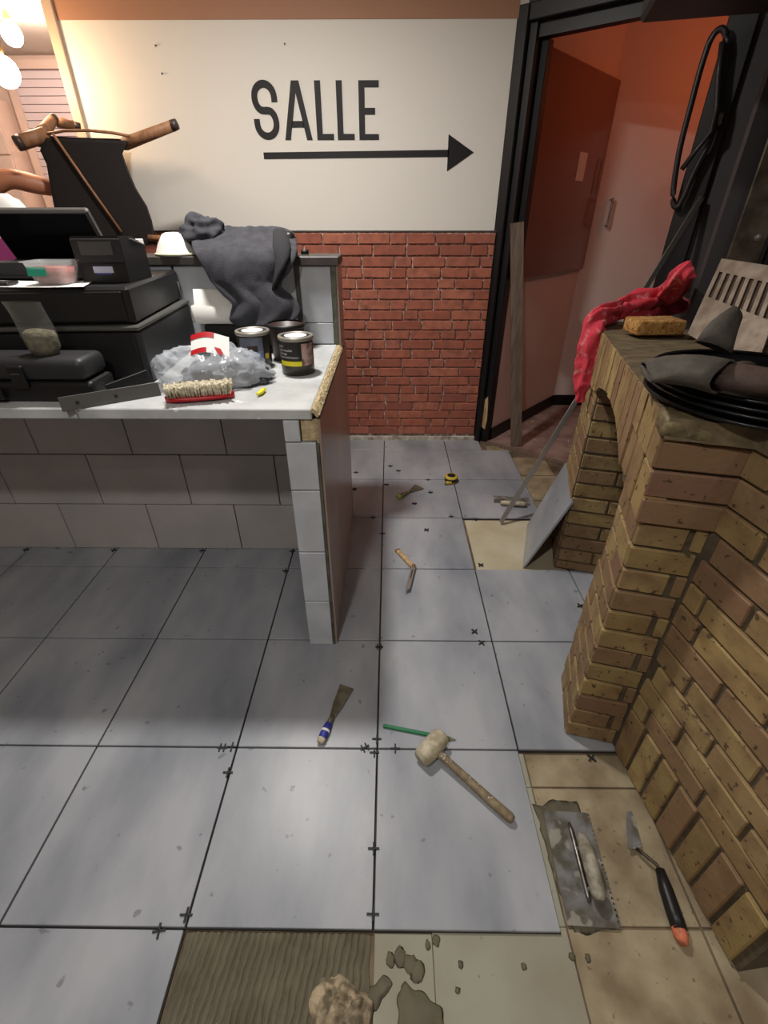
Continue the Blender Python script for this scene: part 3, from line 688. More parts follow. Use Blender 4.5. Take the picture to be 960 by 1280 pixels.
Ed = [(0, 1), (1, 2), (2, 3), (3, 4), (4, 5), (5, 6), (3, 7), (7, 8), (8, 9), (9, 10), (10, 11), (11, 12), (3, 13), (13, 14), (14, 15), (15, 16), (0, 17), (17, 18), (18, 19), (19, 20), (0, 21), (21, 22), (22, 23), (23, 24)]
Rd = [(.12, .16), (.11, .15), (.12, .17), (.09, .10), .055, (.085, .075), (.07, .065), .065, .05, .046, .046, .034, (.022, .042), .065, .05, .04, .025, .085, .06, .042, .03, .085, .06, .042, .03]
for k in range(5):
    n = len(V)
    base = hand+Vector((.0 if k < 4 else -.045, -.012, (.032-.021*k) if k < 4 else .045)); ln = (.036, .041, .039, .031, .03)[k]
    f1 = base+Vector((ln*.9, -.004, 0 if k < 4 else .012)); f2 = f1+Vector((ln*.5, -.028, 0)); f3 = f2+Vector((-.008, -.024, 0))
    V += [tuple(base), tuple(f1), tuple(f2), tuple(f3)]; Ed += [(12, n), (n, n+1), (n+1, n+2), (n+2, n+3)]; Rd += [.0105, .010, .009, .0075]
skin_obj('body', V, Ed, Rd, m_skin, pe)
skin_obj('shirt', [(0, 0, .80), (0, 0, 1.10), (0, 0, 1.34), (0, 0, 1.455), tuple(sh), tuple(sh+(el-sh)*.5), (.03, .2, 1.42), (.048, .245, 1.26)], [(0, 1), (1, 2), (2, 3), (3, 4), (4, 5), (3, 6), (6, 7)], [(.17, .22), (.155, .20), (.15, .20), (.10, .12), .082, .07, .082, .07], m_shirt, pe)
skin_obj('trousers', [(0, 0, .97), (.0, -.10, .88), (.02, -.11, .50), (-.01, -.11, .09), (.0, .10, .88), (.04, .11, .50), (.02, .11, .09)], [(0, 1), (1, 2), (2, 3), (0, 4), (4, 5), (5, 6)], [(.13, .17), .10, .075, .06, .10, .075, .06], m_trous, pe)
b = MB(); b.blob((.02, 0, 1.70), (.098, .088, .085), 20, .1, 4, 2, flatz=-.03); b.build('hair', m_hair, pe, True)
for s in (-1, 1): MB().blob((.112, .03*s, 1.665), (.008, .012, .008), 10, 0).build('eye', m_bgloss, pe, True)
MB().blob((.122, 0, 1.635), (.018, .014, .022), 12, 0).build('nose', m_skin, pe, True)
MB().blob((.108, 0, 1.597), (.010, .024, .007), 12, 0).build('mouth', m_redboard, pe, True)
for s in (-1, 1): MB().blob((.03, .082*s, 1.645), (.018, .010, .03), 12, 0).build('ear', m_skin, pe, True)
for s in (-1, 1): MB().mm((-.07, .11*s-.05, .0), (.20, .11*s+.05, .085), bev=.03, seg=2).build('shoe', m_bplastic, pe, True)

# ================================================================== WALL LETTERING
YS = YW-.0015
sg = thing('wall_sign', 'black SALLE lettering painted on the white wall', 'lettering', (-.40, YS, 1.787))
LH = .247
def glyph(name, polys, x0):
    b = MB()
    for poly in polys: b.prism(poly, 0, .0012, Matrix.Translation((x0+.40, 0, 0)) @ rotM('X', PI/2))
    return b.build(name, m_letter, sg)
st = .032
glyph('letter_e', [[(0, 0), (.108, 0), (.108, .026), (st, .026), (st, .108), (.088, .108), (.088, .136), (st, .136), (st, LH-.028), (.108, LH-.028), (.108, LH), (0, LH)]], -.169)
for x in (-.402, -.288): glyph('letter_l', [[(0, 0), (.093, 0), (.093, .027), (st, .027), (st, LH), (0, LH)]], x)
aw = .152
glyph('letter_a', [[(0, 0), (.031, 0), (.042, .055), (.048, .082), (aw-.048, .082), (aw-.042, .055), (.044, .055), (.031, 0), (.031, 0)][:0] or [(0, 0), (.031, 0), (aw/2, LH-.05), (aw/2, LH), (aw/2-.020, LH)], [(aw, 0), (aw/2+.020, LH), (aw/2, LH), (aw/2, LH-.05), (aw-.031, 0)], [(.040, .054), (aw-.040, .054), (aw-.046, .082), (.046, .082)]], -.580)
# S as a stroked path
sw_, sh_ = .138, LH+.004
pth = []
r_ = sw_/2-st/2; cx = sw_/2
ct, cbm = sh_-r_-st/2, r_+st/2
for a in range(0, 181, 15): pth.append((cx+r_*math.cos(R(a)), ct+r_*math.sin(R(a))))
pth.insert(0, (cx+r_, ct-.022))
pth += [(cx-r_, ct-.015), (cx-r_*.86, ct-.042), (cx-r_*.4, ct-.068), (cx+r_*.4, cbm+.068), (cx+r_*.86, cbm+.042), (cx+r_, cbm+.015)]
for a in range(0, -181, -15): pth.append((cx+r_*math.cos(R(a)), cbm+r_*math.sin(R(a))))
pth.append((cx-r_, cbm+.022))
dp = []
for i in range(len(pth)-1):
    for k in range(4): dp.append((pth[i][0]+(pth[i+1][0]-pth[i][0])*k/4, pth[i][1]+(pth[i+1][1]-pth[i][1])*k/4))
dp.append(pth[-1])
for _ in range(14): dp = [dp[0]]+[tuple((dp[i-1][c]+2*dp[i][c]+dp[i+1][c])/4 for c in (0, 1)) for i in range(1, len(dp)-1)]+[dp[-1]]
pth = dp
b = MB(); Ls, Rs = [], []
for i, p in enumerate(pth):
    a_, c_ = Vector(pth[max(i-1, 0)]), Vector(pth[min(i+1, len(pth)-1)]); t_ = (c_-a_).normalized(); n_ = Vector((-t_.y, t_.x))
    Ls.append(Vector(p)+n_*st/2); Rs.append(Vector(p)-n_*st/2)
M_ = Matrix.Translation((-.742+.40, 0, 0)) @ rotM('X', PI/2)
b.loft([[M_ @ Vector((l.x, l.y, 0)), M_ @ Vector((r2.x, r2.y, 0)), M_ @ Vector((r2.x, r2.y, .0012)), M_ @ Vector((l.x, l.y, .0012))] for l, r2 in zip(Ls, Rs)]).build('letter_s', m_letter, sg)
ar = thing('wall_arrow', 'long black arrow painted under the lettering pointing to the doorway', 'arrow', (-.71, YS, 1.718))
MB().prism([(0, -.015), (1.04, -.006), (1.04, .026), (0, .015)], 0, .0012, rotM('X', PI/2)).build('shaft', m_letter, ar)
MB().prism([(1.035, -.072), (1.178, .014), (1.032, .094)], 0, .0012, rotM('X', PI/2)).build('head', m_letter, ar)
for k, (x, y) in enumerate(((195, 57), (203, 92), (356, 55))):
    p = ony(x, y, YW); o = tag(MB().lathe([(.0, -.006), (.004, -.006), (.003, .006), (.0, .007)], 8, M=rotM('X', PI/2)).build('wall_nail', m_canbrown), ('tiny nail stub high on the wall beyond the chair leg', 'tiny nail stub in the wall just above the chair leg', 'tiny nail stub in the wall above the lettering')[k], 'nail', 'nail stubs in the wall'); o.location = (p.x, YW-.004, p.z)

# ================================================================== BRICK BARBECUE
BA = R(-14.5); P0 = Vector((.583, .905, 0))
e1 = Vector((math.sin(-BA), math.cos(BA), 0)); e2 = Vector((math.cos(BA), math.sin(BA), 0))
MBQ = Matrix.Translation(P0) @ rotM('Z', BA)
def loc(P): return MBQ.inverted() @ Vector(P)
bq = thing('brick_barbecue', 'yellow brick barbecue hearth with arched opening and mortar shelf', 'barbecue', P0, BA)
CHY = .07
ym = {}
def ybrick(x, y, z, L, H, rz, dep=.05, rand=.0015):
    """one brick: centre x,y,z of its outer face, length L, height H, face normal = local -y turned by rz"""
    k = (round(L, 2), round(H, 3), random.randint(0, 1))
    if k not in ym:
        me = MB().box((0, dep/2, 0), (k[0], dep, H), bev=.003, jit=.0014).mesh('brick'); me.materials.append(m_ybrick); ym[k] = me
    pr_ = random.uniform(-rand, rand)
    inst('brick', ym[k], bq, (x-math.sin(rz)*-pr_, y+math.cos(rz)*-pr_*-1, z), (random.uniform(-.006, .006), random.uniform(-.006, .006), rz+random.uniform(-.008, .008)), (L/k[0], 1, 1))
FACE_L = -PI/2      # faces -x (towards the room)
FACE_F = 0          # faces -y (towards the camera)
MG = .009
# cores
W0 = loc((.722, .862, 0)); wdir = loc(P0+Vector((math.sin(R(-7)), math.cos(R(-7)), 0)))   # unit vector along wall, far
wdir.z = 0; wdir.normalize(); wr_ = Vector((wdir.y, -wdir.x, 0))                          # into the wall
WL = .53
arch = [(.0, 1.05), (.0, .84), (.215, .84), (.26, .872), (.33, .905), (.42, .928), (.55, .94), (.70, .928), (.80, .905), (.88, .862), (1.2, .862), (1.2, 1.05)]
MB().mm((.007, .008, 0), (.20, .226, .845)).build('pier_core', m_ymortar, bq)
MB().mm((.0, .895, 0), (.62, 1.2, .865)).build('pier_core', m_ymortar, bq)
Mx = Matrix(((0, 0, 1, 0), (1, 0, 0, 0), (0, 1, 0, 0), (0, 0, 0, 1)))
MB().prism(arch, -.006, .36, Mx).build('arch_core', m_ymortar, bq)
c0 = W0+wr_*.008; c1 = c0-wdir*WL; 
MB().prism([(c0+wdir*.03)[:2], c1[:2], (c1+wr_*.26)[:2], (c0+wr_*.26+wdir*.03)[:2]], 0, 1.05).build('wall_core', m_ymortar, bq)
MB().prism([(.2, .03), (c0+wdir*.02)[:2], (c0+wr_*.25)[:2], (.4, .23), (.2, .226)], 0, 1.05).build('wall_core', m_ymortar, bq)
# front pier: front face, left face
for r in range(15):
    z = CHY*r+CHY/2; up_ = r >= 12; xo = -.014 if up_ else 0; yo = -.012 if up_ else 0
    wid = W0.x-.006-xo+.012
    if r % 2 == 0: cuts = [(xo, wid-.004)]
    else: cuts = [(xo, .112), (.121, wid)] if not up_ else [(xo, wid)]
    for a, b_ in cuts: ybrick((a+b_)/2, yo, z, b_-a-MG/2, CHY-.007, FACE_F)
    if r < 12:
        far = .232 if r < 8 else .205
        sp_ = .10 if r % 2 else .155
        for a, b_ in ((.012, sp_), (sp_+.006, far)): ybrick(0, (a+b_)/2, z, b_-a-.003, CHY-.006, FACE_L)
# skewback bricks and rowlock ring above the arch
for a, b_, z0, z1 in ((-.008, .075, .845, .975), (.083, .165, .845, .985), (.173, .236, .865, 1.0)):
    ybrick(-.014, (a+b_)/2, (z0+z1)/2, b_-a-.004, z1-z0-.004, FACE_L)
def archz(s):
    pts = [(-.1, .985), (.0, .985), (.09, .985), (.175, .985), (.2355, .99), (.236, .868), (.26, .876), (.33, .909), (.42, .932), (.55, .944), (.70, .932), (.80, .909), (.88, .866), (1.2, .86)]
    for (a, za), (c, zc) in zip(pts, pts[1:]):
        if a <= s <= c: return za+(zc-za)*(s-a)/(c-a)
    return .9
def ztop(y): return 1.098-.034*max(0, min(1.2, y))
s_ = -.012
while s_ < 1.15:
    wv = .062; za, zb = archz(s_+.003), archz(s_+wv-.003); pr_ = random.uniform(-.003, .003)
    if abs(za-zb) > .06: za = zb = max(za, zb)
    pl = [(s_+.0025, za), (s_+wv-.0025, zb), (s_+wv-.0025, ztop(s_+wv)-.007), (s_+.0025, ztop(s_)-.007)]
    MB().prism(pl, -.018+pr_, .03, Mx).build('brick', m_ybrick, bq); s_ += wv
# rear pier
for r in range(13):
    z = CHY*r+CHY/2-.022 if r else CHY/2-.011; h_ = CHY-MG if r else .040
    off = 0 if r % 2 else .11; x = -.0
    first = True
    while x < .6:
        L = (.155 if r % 2 else .225) if first else .218
        first = False; b_ = min(x+L, .62)
        if b_-x > .02: ybrick((x+b_)/2, .888, z, b_-x-MG, h_, FACE_F)
        x += L
    for a, b_ in (((.895, 1.05), (1.056, 1.2)) if r % 2 else ((.895, 1.1), (1.106, 1.2))): ybrick(-.004, (a+b_)/2, z, b_-a-.004, h_, FACE_L)
# long side wall: soldier course, then courses in stretcher bond
rzw = math.atan2(wdir.y, wdir.x)-PI     # face towards -wr_
nrm = -wr_
rzw = math.atan2(nrm.y, nrm.x)+PI/2
def wbrick(s0, s1, z0, z1, m=MG):
    c = W0-wdir*((s0+s1)/2)
    ybrick(c.x, c.y, (z0+z1)/2, s1-s0-m, z1-z0-.007, rzw, rand=.002)
s = .0
k = 0
while s < WL-.03:
    wbrick(s, min(s+.074, WL), .0, .21, .012); s += .074
for r in range(12):
    z0 = .212+CHY*r; offs = [.06, .165, .02, .12, .19, .08][r % 6]
    s = offs-.218
    while s < WL:
        a, b_ = max(s, .0), min(s+.218, WL)
        if b_-a > .02: wbrick(a, b_, z0, z0+CHY, .012)
        s += .218
# near end of the wall
ne = W0-wdir*WL; rze = math.atan2(-wdir.y, -wdir.x)+PI/2
for r in range(15):
    z0 = CHY*r
    for a, b_ in ((.0, .218), ) if r % 2 else ((0, .107), (.109, .218)):
        c = ne+wr_*((a+b_)/2+.02); ybrick(c.x, c.y, z0+CHY/2, b_-a-.012, CHY-.012, rze)
# rough shelf
sh_poly = [(-.014, -.02), (W0.x-.002, -.03), ((W0-wdir*WL-wr_*.012).x, (W0-wdir*WL-wr_*.012).y), ((W0-wdir*WL+wr_*.28).x, (W0-wdir*WL+wr_*.28).y), (.95, .3), (.95, 1.2), (-.014, 1.2)]
b = MB(); b.prism(sh_poly, 1.053, 1.098)
bmesh.ops.triangulate(b.bm, faces=b.bm.faces[:]); bmesh.ops.subdivide_edges(b.bm, edges=b.bm.edges[:], cuts=5, use_grid_fill=True)
for v in b.bm.verts:
    if v.co.z > 1.07: v.co.z = ztop(v.co.y)+.0025*noise.noise(v.co*18)
    v.co.x += .004*noise.noise(v.co*30); v.co.y += .004*noise.noise(v.co*30+Vector((9, 0, 0)))
b.build('shelf', m_shelf, bq)
b = MB(); b.box((.062, .02, 1.074), (.165, .085, .046), bev=.012, seg=3)
bmesh.ops.subdivide_edges(b.bm, edges=b.bm.edges[:], cuts=3, use_grid_fill=True)
for v in b.bm.verts: v.co += Vector((noise.noise(v.co*30), noise.noise(v.co*30+Vector((4, 0, 0))), noise.noise(v.co*30+Vector((0, 7, 0)))))*.007
b.build('broken_mortar', m_chunk, bq, True)
MB().mm((.30, 1.15, 1.04), (.95, 1.19, 1.925)).build('fire_back', m_slate, bq)
MB().mm((.64, .9, 0), (.95, 1.2, 1.05)).build('rear_core', m_ymortar, bq)
SZ = 1.101; SF = 1.071
# steel post and hood
hd = thing('extractor_hood', 'black steel hood above the brick barbecue on a tarnished steel post', 'hood', MBQ @ Vector((.40, 1.12, SF)), BA)
MB().box((0, 0, .43), (.10, .014, .86), bev=.002).build('post', m_tarn, hd)
for z in (.30, .55, .72): MB().lathe([(.0, 0), (.012, 0), (.012, .007), (.0, .009)], 8, c=(.02, 0, 0), M=Matrix.Translation((0, -.007, z)) @ rotM('X', PI/2)).build('bolt', m_metal, hd)
MB().mm((.075, .01, 0), (.115, .03, .86)).build('post_angle', m_hood, hd)
MB().mm((-.505, -1.05, .865), (.55, .02, .96), bev=.01).build('canopy', m_hood, hd)
MB().loft([[Vector((-.49, -1.03, .96)), Vector((.54, -1.03, .96)), Vector((.54, .01, .96)), Vector((-.49, .01, .96))], [Vector((.1, -.6, 1.45)), Vector((.5, -.6, 1.45)), Vector((.5, -.2, 1.45)), Vector((.1, -.2, 1.45))]]).build('chimney', m_hood, hd)
# pans
pc = Vector((.805, 1.0, 0))
for k in range(4):
    t = thing('pizza_pan', ['black round pan at the bottom of the stack on the barbecue shelf', 'black round pan second from the bottom of the stack', 'black round pan third from the bottom of the stack', 'black round pan on top of the stack under the leather gloves'][k], 'pan', (pc.x+.004*(k % 2), pc.y+.006*k, SZ+.0005+.0125*k), 0, 'stack of black pans')
    rd = .228-.003*k
    MB().lathe([(0, 0), (rd-.02, 0), (rd-.008, .004)], 56, cap=False).build('disc', m_pan, t, True)
    MB().lathe([(rd-.012, .002), (rd-.004, .003), (rd, .008), (rd-.003, .012), (rd-.010, .008)], 56, cap=False).build('rim', m_pan, t, True)
GZ = SZ+.058
# gloves
def flattube(path, m, name, parent, seed, n=18, op=False):
    rings = []
    for i, (p, wv, hv, up_) in enumerate(path):
        P = [a[0] for a in path]; t_ = (P[min(i+1, len(P)-1)]-P[max(i-1, 0)]).normalized(); side = t_.cross(up_).normalized(); u_ = side.cross(t_).normalized()
        rg = []
        for k in range(n):
            a = 2*PI*k/n; qv = p+side*wv*math.cos(a)+u_*hv*math.sin(a)
            qv += Vector((noise.noise(qv*22+Vector((seed, 0, 0))), noise.noise(qv*22+Vector((0, seed, 0))), noise.noise(qv*22)))*.006; rg.append(qv)
        rings.append(rg)
    o = MB().loft(rings, cap=not op).build(name, m, None, True); subd(o, 1)
    if op: solid(o, .004)
    return unp(o, parent)
Zu = Vector((0, 0, 1))
t = thing('leather_glove', 'grey and brown leather gauntlet glove lying across the stack of pans', 'glove', (.75, .98, GZ))
g0 = onz(806, 462, GZ+.012)
gp = [onz(806, 464, GZ+.012), onz(830, 462, GZ+.018), onz(868, 462, GZ+.026), onz(905, 470, GZ+.026)]
flattube([(gp[0], .066, .012, Zu), (gp[1], .072, .020, Zu), (gp[2], .062, .028, Zu), (gp[3], .054, .028, Zu)], m_glove, 'cuff', t, 1, op=True)
hp_ = [onz(898, 466, GZ+.022), onz(930, 472, GZ+.022), onz(965, 478, GZ+.020)]
flattube([(hp_[0]+Vector((-.02, 0, 0)), .052, .024, Zu), (hp_[1], .060, .026, Zu), (hp_[2], .054, .022, Zu), (hp_[2]+Vector((.03, -.004, 0)), .05, .018, Zu)], m_glove2, 'palm', t, 2)
for k in range(4):
    a = hp_[2]+Vector((.0, -.036+.022*k, .0)); flattube([(a, .012, .012, Zu), (a+Vector((.035, -.004+.002*k, .002)), .012, .012, Zu), (a+Vector((.07, -.01+.004*k, -.004)), .009, .009, Zu)], m_glove2, 'finger', t, 3+k, 10)
flattube([(hp_[1]+Vector((0, .045, .0)), .014, .013, Zu), (hp_[1]+Vector((.04, .07, .004)), .013, .012, Zu), (hp_[1]+Vector((.07, .078, .0)), .009, .009, Zu)], m_glove2, 'thumb', t, 9, 10)
t = thing('leather_glove', 'grey leather glove cuff folded upright behind the lying glove', 'glove', (.87, 1.13, GZ))
G = [onz(893, 434, GZ+.012), onz(893, 434, GZ+.012)+Vector((.012, .012, .04)), onz(893, 434, GZ+.012)+Vector((.045, .03, .07))]
flattube([(G[0], .050, .020, Vector((0, 1, 0))), (G[1], .038, .020, Vector((0, 1, 0))), (G[2], .020, .010, Vector((0, 1, 0)))], m_glove, 'cuff', t, 12, op=True)
# slotted grate leaning on the fire back
gB1, gB2 = ony(867, 400, 1.72), ony(950, 446, 1.42); gT1, gT2 = ony(902, 323, 1.82), ony(990, 336, 1.56)
t = thing('slotted_grate', 'worn slotted metal grate leaning up behind the gloves', 'grate', ((gB1+gB2)/2))
def gq(u, v): return (gB1*(1-u)+gB2*u)*(1-v)+(gT1*(1-u)+gT2*u)*v
def plate(name, u0, u1, v0, v1, m=m_grate, th=.005):
    nn = (gB2-gB1).cross(gT1-gB1).normalized()*th
    P = [gq(u0, v0), gq(u1, v0), gq(u1, v1), gq(u0, v1)]
    unp(MB().loft([P, [p-nn for p in P]]).build(name, m, None), t)
plate('bottom_plate', 0, 1, -.22, .40); plate('top_plate', 0, 1, .80, 1)
nb_ = (gB2-gB1).cross(gT1-gB1).normalized()*.008
unp(MB().loft([[gq(u, v)-nb_ for u, v in ((.01, .36), (.99, .36), (.99, .84), (.01, .84))], [gq(u, v)-nb_*1.4 for u, v in ((.01, .36), (.99, .36), (.99, .84), (.01, .84))]]).build('backing', mat('rusty_plate', (74, 54, 42), .8, col2=(54, 40, 32), scale=30), None), t)
for k in range(9): plate('bar', k/8.6, k/8.6+.055, .40, .80)
# sponge
t = tag(MB().box((0, 0, .024), (.175, .10, .048), bev=.006, seg=2).build('sponge', m_sponge, None, True), 'tan sponge block lying on the barbecue shelf in front of the red cloth', 'sponge')
sc_ = (onz(778, 420, SF+.005)+onz(858, 421, SF+.005))/2; t.location = (sc_.x+.012, sc_.y+.045, SF+.009); t.rotation_euler = (0, 0, R(4))
# red cloth
rc = thing('red_cloth', 'crumpled red and white cloth hanging over the far corner of the barbecue shelf', 'cloth', MBQ @ Vector((-.0, 1.0, SF)))
def clothtube(pts, rad, seed, name, fl):
    rings = []; P = [Vector(p) for p in pts]; n = 30; m_ = len(P)
    fine = []
    for i in range(m_-1):
        for k in range(5): fine.append((P[i].lerp(P[i+1], k/5), rad[i]+(rad[i+1]-rad[i])*k/5))
    fine.append((P[-1], rad[-1]))
    F_ = [f[0] for f in fine]
    for _ in range(3): F_ = [F_[0]]+[(F_[i-1]+F_[i]*2+F_[i+1])/4 for i in range(1, len(F_)-1)]+[F_[-1]]
    for i, p in enumerate(F_):
        t_ = (F_[min(i+1, len(F_)-1)]-F_[max(i-1, 0)]).normalized(); u0 = Vector((.3, 1, .2)); a_ = t_.cross(u0).normalized(); b_ = a_.cross(t_).normalized(); rg = []
        for k in range(n):
            an = 2*PI*k/n; q_ = 1+.24*math.sin(an*5+i*.25+seed)+.28*noise.noise(Vector((math.cos(an)*1.6, math.sin(an)*1.6, i*.22+seed)))
            cv = p+(a_*math.cos(an)+b_*math.sin(an)*fl)*fine[i][1]*q_; rg.append(cv+Vector((noise.noise(cv*38), noise.noise(cv*38+Vector((7, 0, 0))), noise.noise(cv*38+Vector((0, 7, 0)))))*.014)
        rings.append(rg)
    o = MB().loft(rings).build(name, m_redcloth, None, True); subd(o, 1); return unp(o, rc)
ZC = SF+.035
clothtube([ony(866, 332, 1.80), ony(852, 345, 1.80), onz(838, 368, ZC+.045), onz(815, 378, ZC+.02), onz(792, 384, ZC+.01), onz(770, 388, ZC+.005), ], [.026, .034, .05, .052, .048, .04], 1, 'bunch', .8)
cnr = MBQ @ Vector((-.05, 1.02, SF+.02))
clothtube([onz(800, 378, ZC+.012), onz(775, 388, ZC), ony(748, 398, cnr.y+.02), ony(738, 425, cnr.y-.0), ony(734, 455, cnr.y-.01), ony(729, 480, cnr.y-.02), ony(723, 503, cnr.y-.03)], [.04, .042, .045, .044, .040, .030, .014], 5, 'hanging_end', .55)
clothtube([onz(862, 384, ZC-.005), onz(838, 380, ZC+.01), onz(810, 372, ZC+.03), onz(786, 374, ZC+.02)], [.02, .04, .04, .025], 8, 'bunch', .8)
# looped black hose on the right door jamb
lp = thing('hose_loop', 'black rubber hose coiled in a long loop hanging at the dark door jamb', 'hose', (1.40, 2.72, 1.45))
dpl = D0-dn*.07
LP = [onpl(x, y, dpl, dn) for x, y in ((902, 36), (889, 48), (876, 85), (864, 130), (850, 185), (842, 235), (843, 258), (852, 252), (868, 215), (888, 175), (896, 140), (902, 90), (908, 50))]
fine = []
for i in range(len(LP)):
    p0_, p1_, p2_, p3_ = LP[i-1], LP[i], LP[(i+1) % len(LP)], LP[(i+2) % len(LP)]
    for k in range(4):
        f = k/4; fine.append(.5*((2*p1_)+(p2_-p0_)*f+(2*p0_-5*p1_+4*p2_-p3_)*f*f+(3*p1_-p0_-3*p2_+p3_)*f*f*f))
unp(MB().tube(fine, .0125, 10, closed=True).build('outer_loop', m_cable, None, True), lp)
LQ = [onpl(x, y, dpl-dn*.028, dn) for x, y in ((852, 212), (872, 185), (890, 165), (896, 135), (898, 95), (903, 52))]
unp(MB().tube(LQ, .011, 10).build('inner_run', m_cable, None, True), lp)
unp(MB().box(onpl(896, 150, D0-dn*.05, dn), (.03, .05, .05), bev=.006).build('clip', m_metal, None), lp)

# ================================================================== LEANING THINGS
def lean_bar(name, lab, cat, a, b_, wv, th, m, ref):
    d = b_-a; x_ = d.normalized(); y_ = ref.cross(x_).normalized(); z_ = x_.cross(y_)
    M = Matrix((x_, y_, z_)).transposed().to_4x4(); M.translation = a
    o = MB().mm((0, -wv/2, -th/2), (d.length, wv/2, th/2), bev=.001).build(name, m); o.matrix_world = M
    return tag(o, lab, cat)
ra = onz(626, 653, .004)
ra.z = .004
rb = onpl(877, 247, D0-dn*.045, dn)
lean_bar('straight_edge', 'long aluminium straight edge leaning from the floor to the dark door jamb', 'ruler', ra+Vector((0, 0, .0)), rb, .024, .010, m_alu, Vector((.3, 1, 0)))
pa = onz(645, 557, -.003); pt = ony(646, 282, pa.y+.10)
lean_bar('wooden_plank', 'grey weathered wooden plank leaning upright inside the black doorway', 'plank', pa, Vector((pa.x-.195, pa.y+.05, 1.40)), .075, .025, m_wood, Vector((0, 1, 0)))
# tile leaning on the rear pier
a1, a2 = onz(653, 710, -.008), onz(659, 656, -.008)
b1, b2 = ony(714, 628, 1.735), ony(707, 578, 2.12)
nn = (b1-a1).cross(a2-a1).normalized()*-.009
o = MB().loft([[Vector(p) for p in (a1, b1, b2, a2)], [Vector(p)+nn for p in (a1, b1, b2, a2)]]).build('spare_tile', m_tile)
tag(o, 'loose grey floor tile leaning against the yellow brick pier', 'tile')

# ================================================================== ADHESIVE
def adh(u, v):
    x = -.475+.438*u; y = -.05+.445*v
    ridge = abs(math.sin((x*1.0+.018*math.sin(y*9))*PI/.0165))
    fade = min(1, max(0, (v-.30+.28*noise.noise(Vector((u*3, v*3, 7))))*3.2)) if u < .45 else min(1, max(0, (v-.12)*4))
    edge = min(1, min(u, 1-u)*16)
    return Vector((x+.004*noise.noise(Vector((x*40, y*40, 0))), y, -.0105+.0085*(ridge**.45)*fade*edge+.0022*(1-fade)+.0012*noise.noise(Vector((x*60, y*60, 2)))))
o = tag(MB().grid(adh, 330, 60).build('combed_adhesive', m_adh, None, True), 'grey-brown tile adhesive combed in ridges on the bare cell of floor', 'adhesive', kind='stuff')
def patch(name, outline, z, h, m, lab, seed, cat='adhesive', amp=.3):
    c = sum((Vector(p) for p in outline), Vector())/len(outline); b = MB(); rings = []
    n = 60
    def at(t_):
        q = t_*len(outline); i = int(q) % len(outline); f = q-int(q); return Vector(outline[i]).lerp(Vector(outline[(i+1) % len(outline)]), f)
    for j in range(10):
        k = j/9; rg = []
        for i in range(n):
            p = at(i/n); r = 1-k*.97; e = c+(p-c)*r
            e += (p-c).normalized()*.014*noise.noise(Vector((p.x*30, p.y*30, seed)))*(r)
            e.z = z+h*min(1, k*2.2)*(1+amp*2*noise.noise(Vector((e.x*26, e.y*26, seed)))+amp*noise.noise(Vector((e.x*70, e.y*70, seed))))*(1 if j else 0); rg.append(e)
        rings.append(rg)
    b.loft(rings); return tag(b.build(name, m, None, True), lab, cat, kind='stuff')
FZ = -.0112
patch('adhesive_pile', [onz(*p, FZ) for p in ((382, 1290), (385, 1240), (400, 1222), (430, 1216), (452, 1230), (468, 1256), (462, 1300), (420, 1320))], FZ, .030, m_adhlump, 'heap of pale lumpy tile adhesive dumped on the combed adhesive', 3, amp=.5)
patch('adhesive_smear', [onz(*p, FZ) for p in ((494, 1300), (498, 1262), (500, 1230), (506, 1224), (528, 1240), (552, 1258), (562, 1300), (530, 1330))], FZ, .005, m_adh, 'flat dark smear of tile adhesive on the beige bare floor', 6)
patch('adhesive_smear', [onz(*p, FZ) for p in ((456, 1250), (462, 1232), (478, 1222), (488, 1232), (482, 1248), (470, 1262))], FZ, .008, m_adh, 'small clod of adhesive beside the lumpy heap', 8)
patch('adhesive_smear', [onz(*p, FZ) for p in ((666, 1006), (700, 1000), (722, 1002), (740, 1050), (778, 1160), (750, 1166), (718, 1166), (700, 1120), (680, 1050))], FZ, .006, m_adh, 'band of wet adhesive spread under the flat steel float', 11)
for k, (x, y, r) in enumerate(((488, 1200, 5), (500, 1196, 7), (513, 1206, 8), (522, 1214, 8), (545, 1176, 5), (535, 1182, 3), (576, 1206, 3), (572, 1238, 3), (715, 1196, 4), (735, 1198, 3), (655, 1208, 3))):
    P = onz(x, y, FZ); o = tag(MB().blob((0, 0, 0), (r/500, r/500*random.uniform(.9, 1.6), .004), 12, .5, 3, k, flatz=0).build('adhesive_crumb', m_adh, None, True), ('small dried crumb of adhesive on the tan bare floor near the steel float' if x > 700 else 'clod of adhesive just above the dark smear on the bare floor' if x in (488, 500, 513, 522) else 'small dried crumb of adhesive on the beige bare floor'), 'crumb', 'adhesive crumbs on the bare floor'); o.location = P

# ================================================================== TOOLS ON THE FLOOR
def along(a, b_): d = b_-a; return math.atan2(d.y, d.x), d.length
# mallet
ha, hb_ = onz(546, 940, .03), onz(641, 1026, .013)
t = thing('rubber_mallet', 'cream rubber mallet with wooden handle lying on the grey tiles', 'mallet', (ha.x, ha.y, .0005), along(ha, hb_)[0])
Lh = along(ha, hb_)[1]
MB().lathe([(.0, -.052), (.026, -.052), (.029, -.046), (.032, -.02), (.033, 0), (.032, .02), (.029, .046), (.026, .052), (.0, .052)], 24, c=(0, 0, 0), M=Matrix.Translation((-.02, 0, .0335)) @ rotM('X', PI/2)).build('head', m_cream, t, True)
MB().tube([(-.02, 0, .031), (.02, 0, .030), (.1, 0, .026), (Lh*.7, 0, .019), (Lh-.01, 0, .0165), (Lh, 0, .0155)], [.011, .0125, .0125, .014, .0145, .010], 12, flat=.95).build('handle', m_toolwood, t, True)
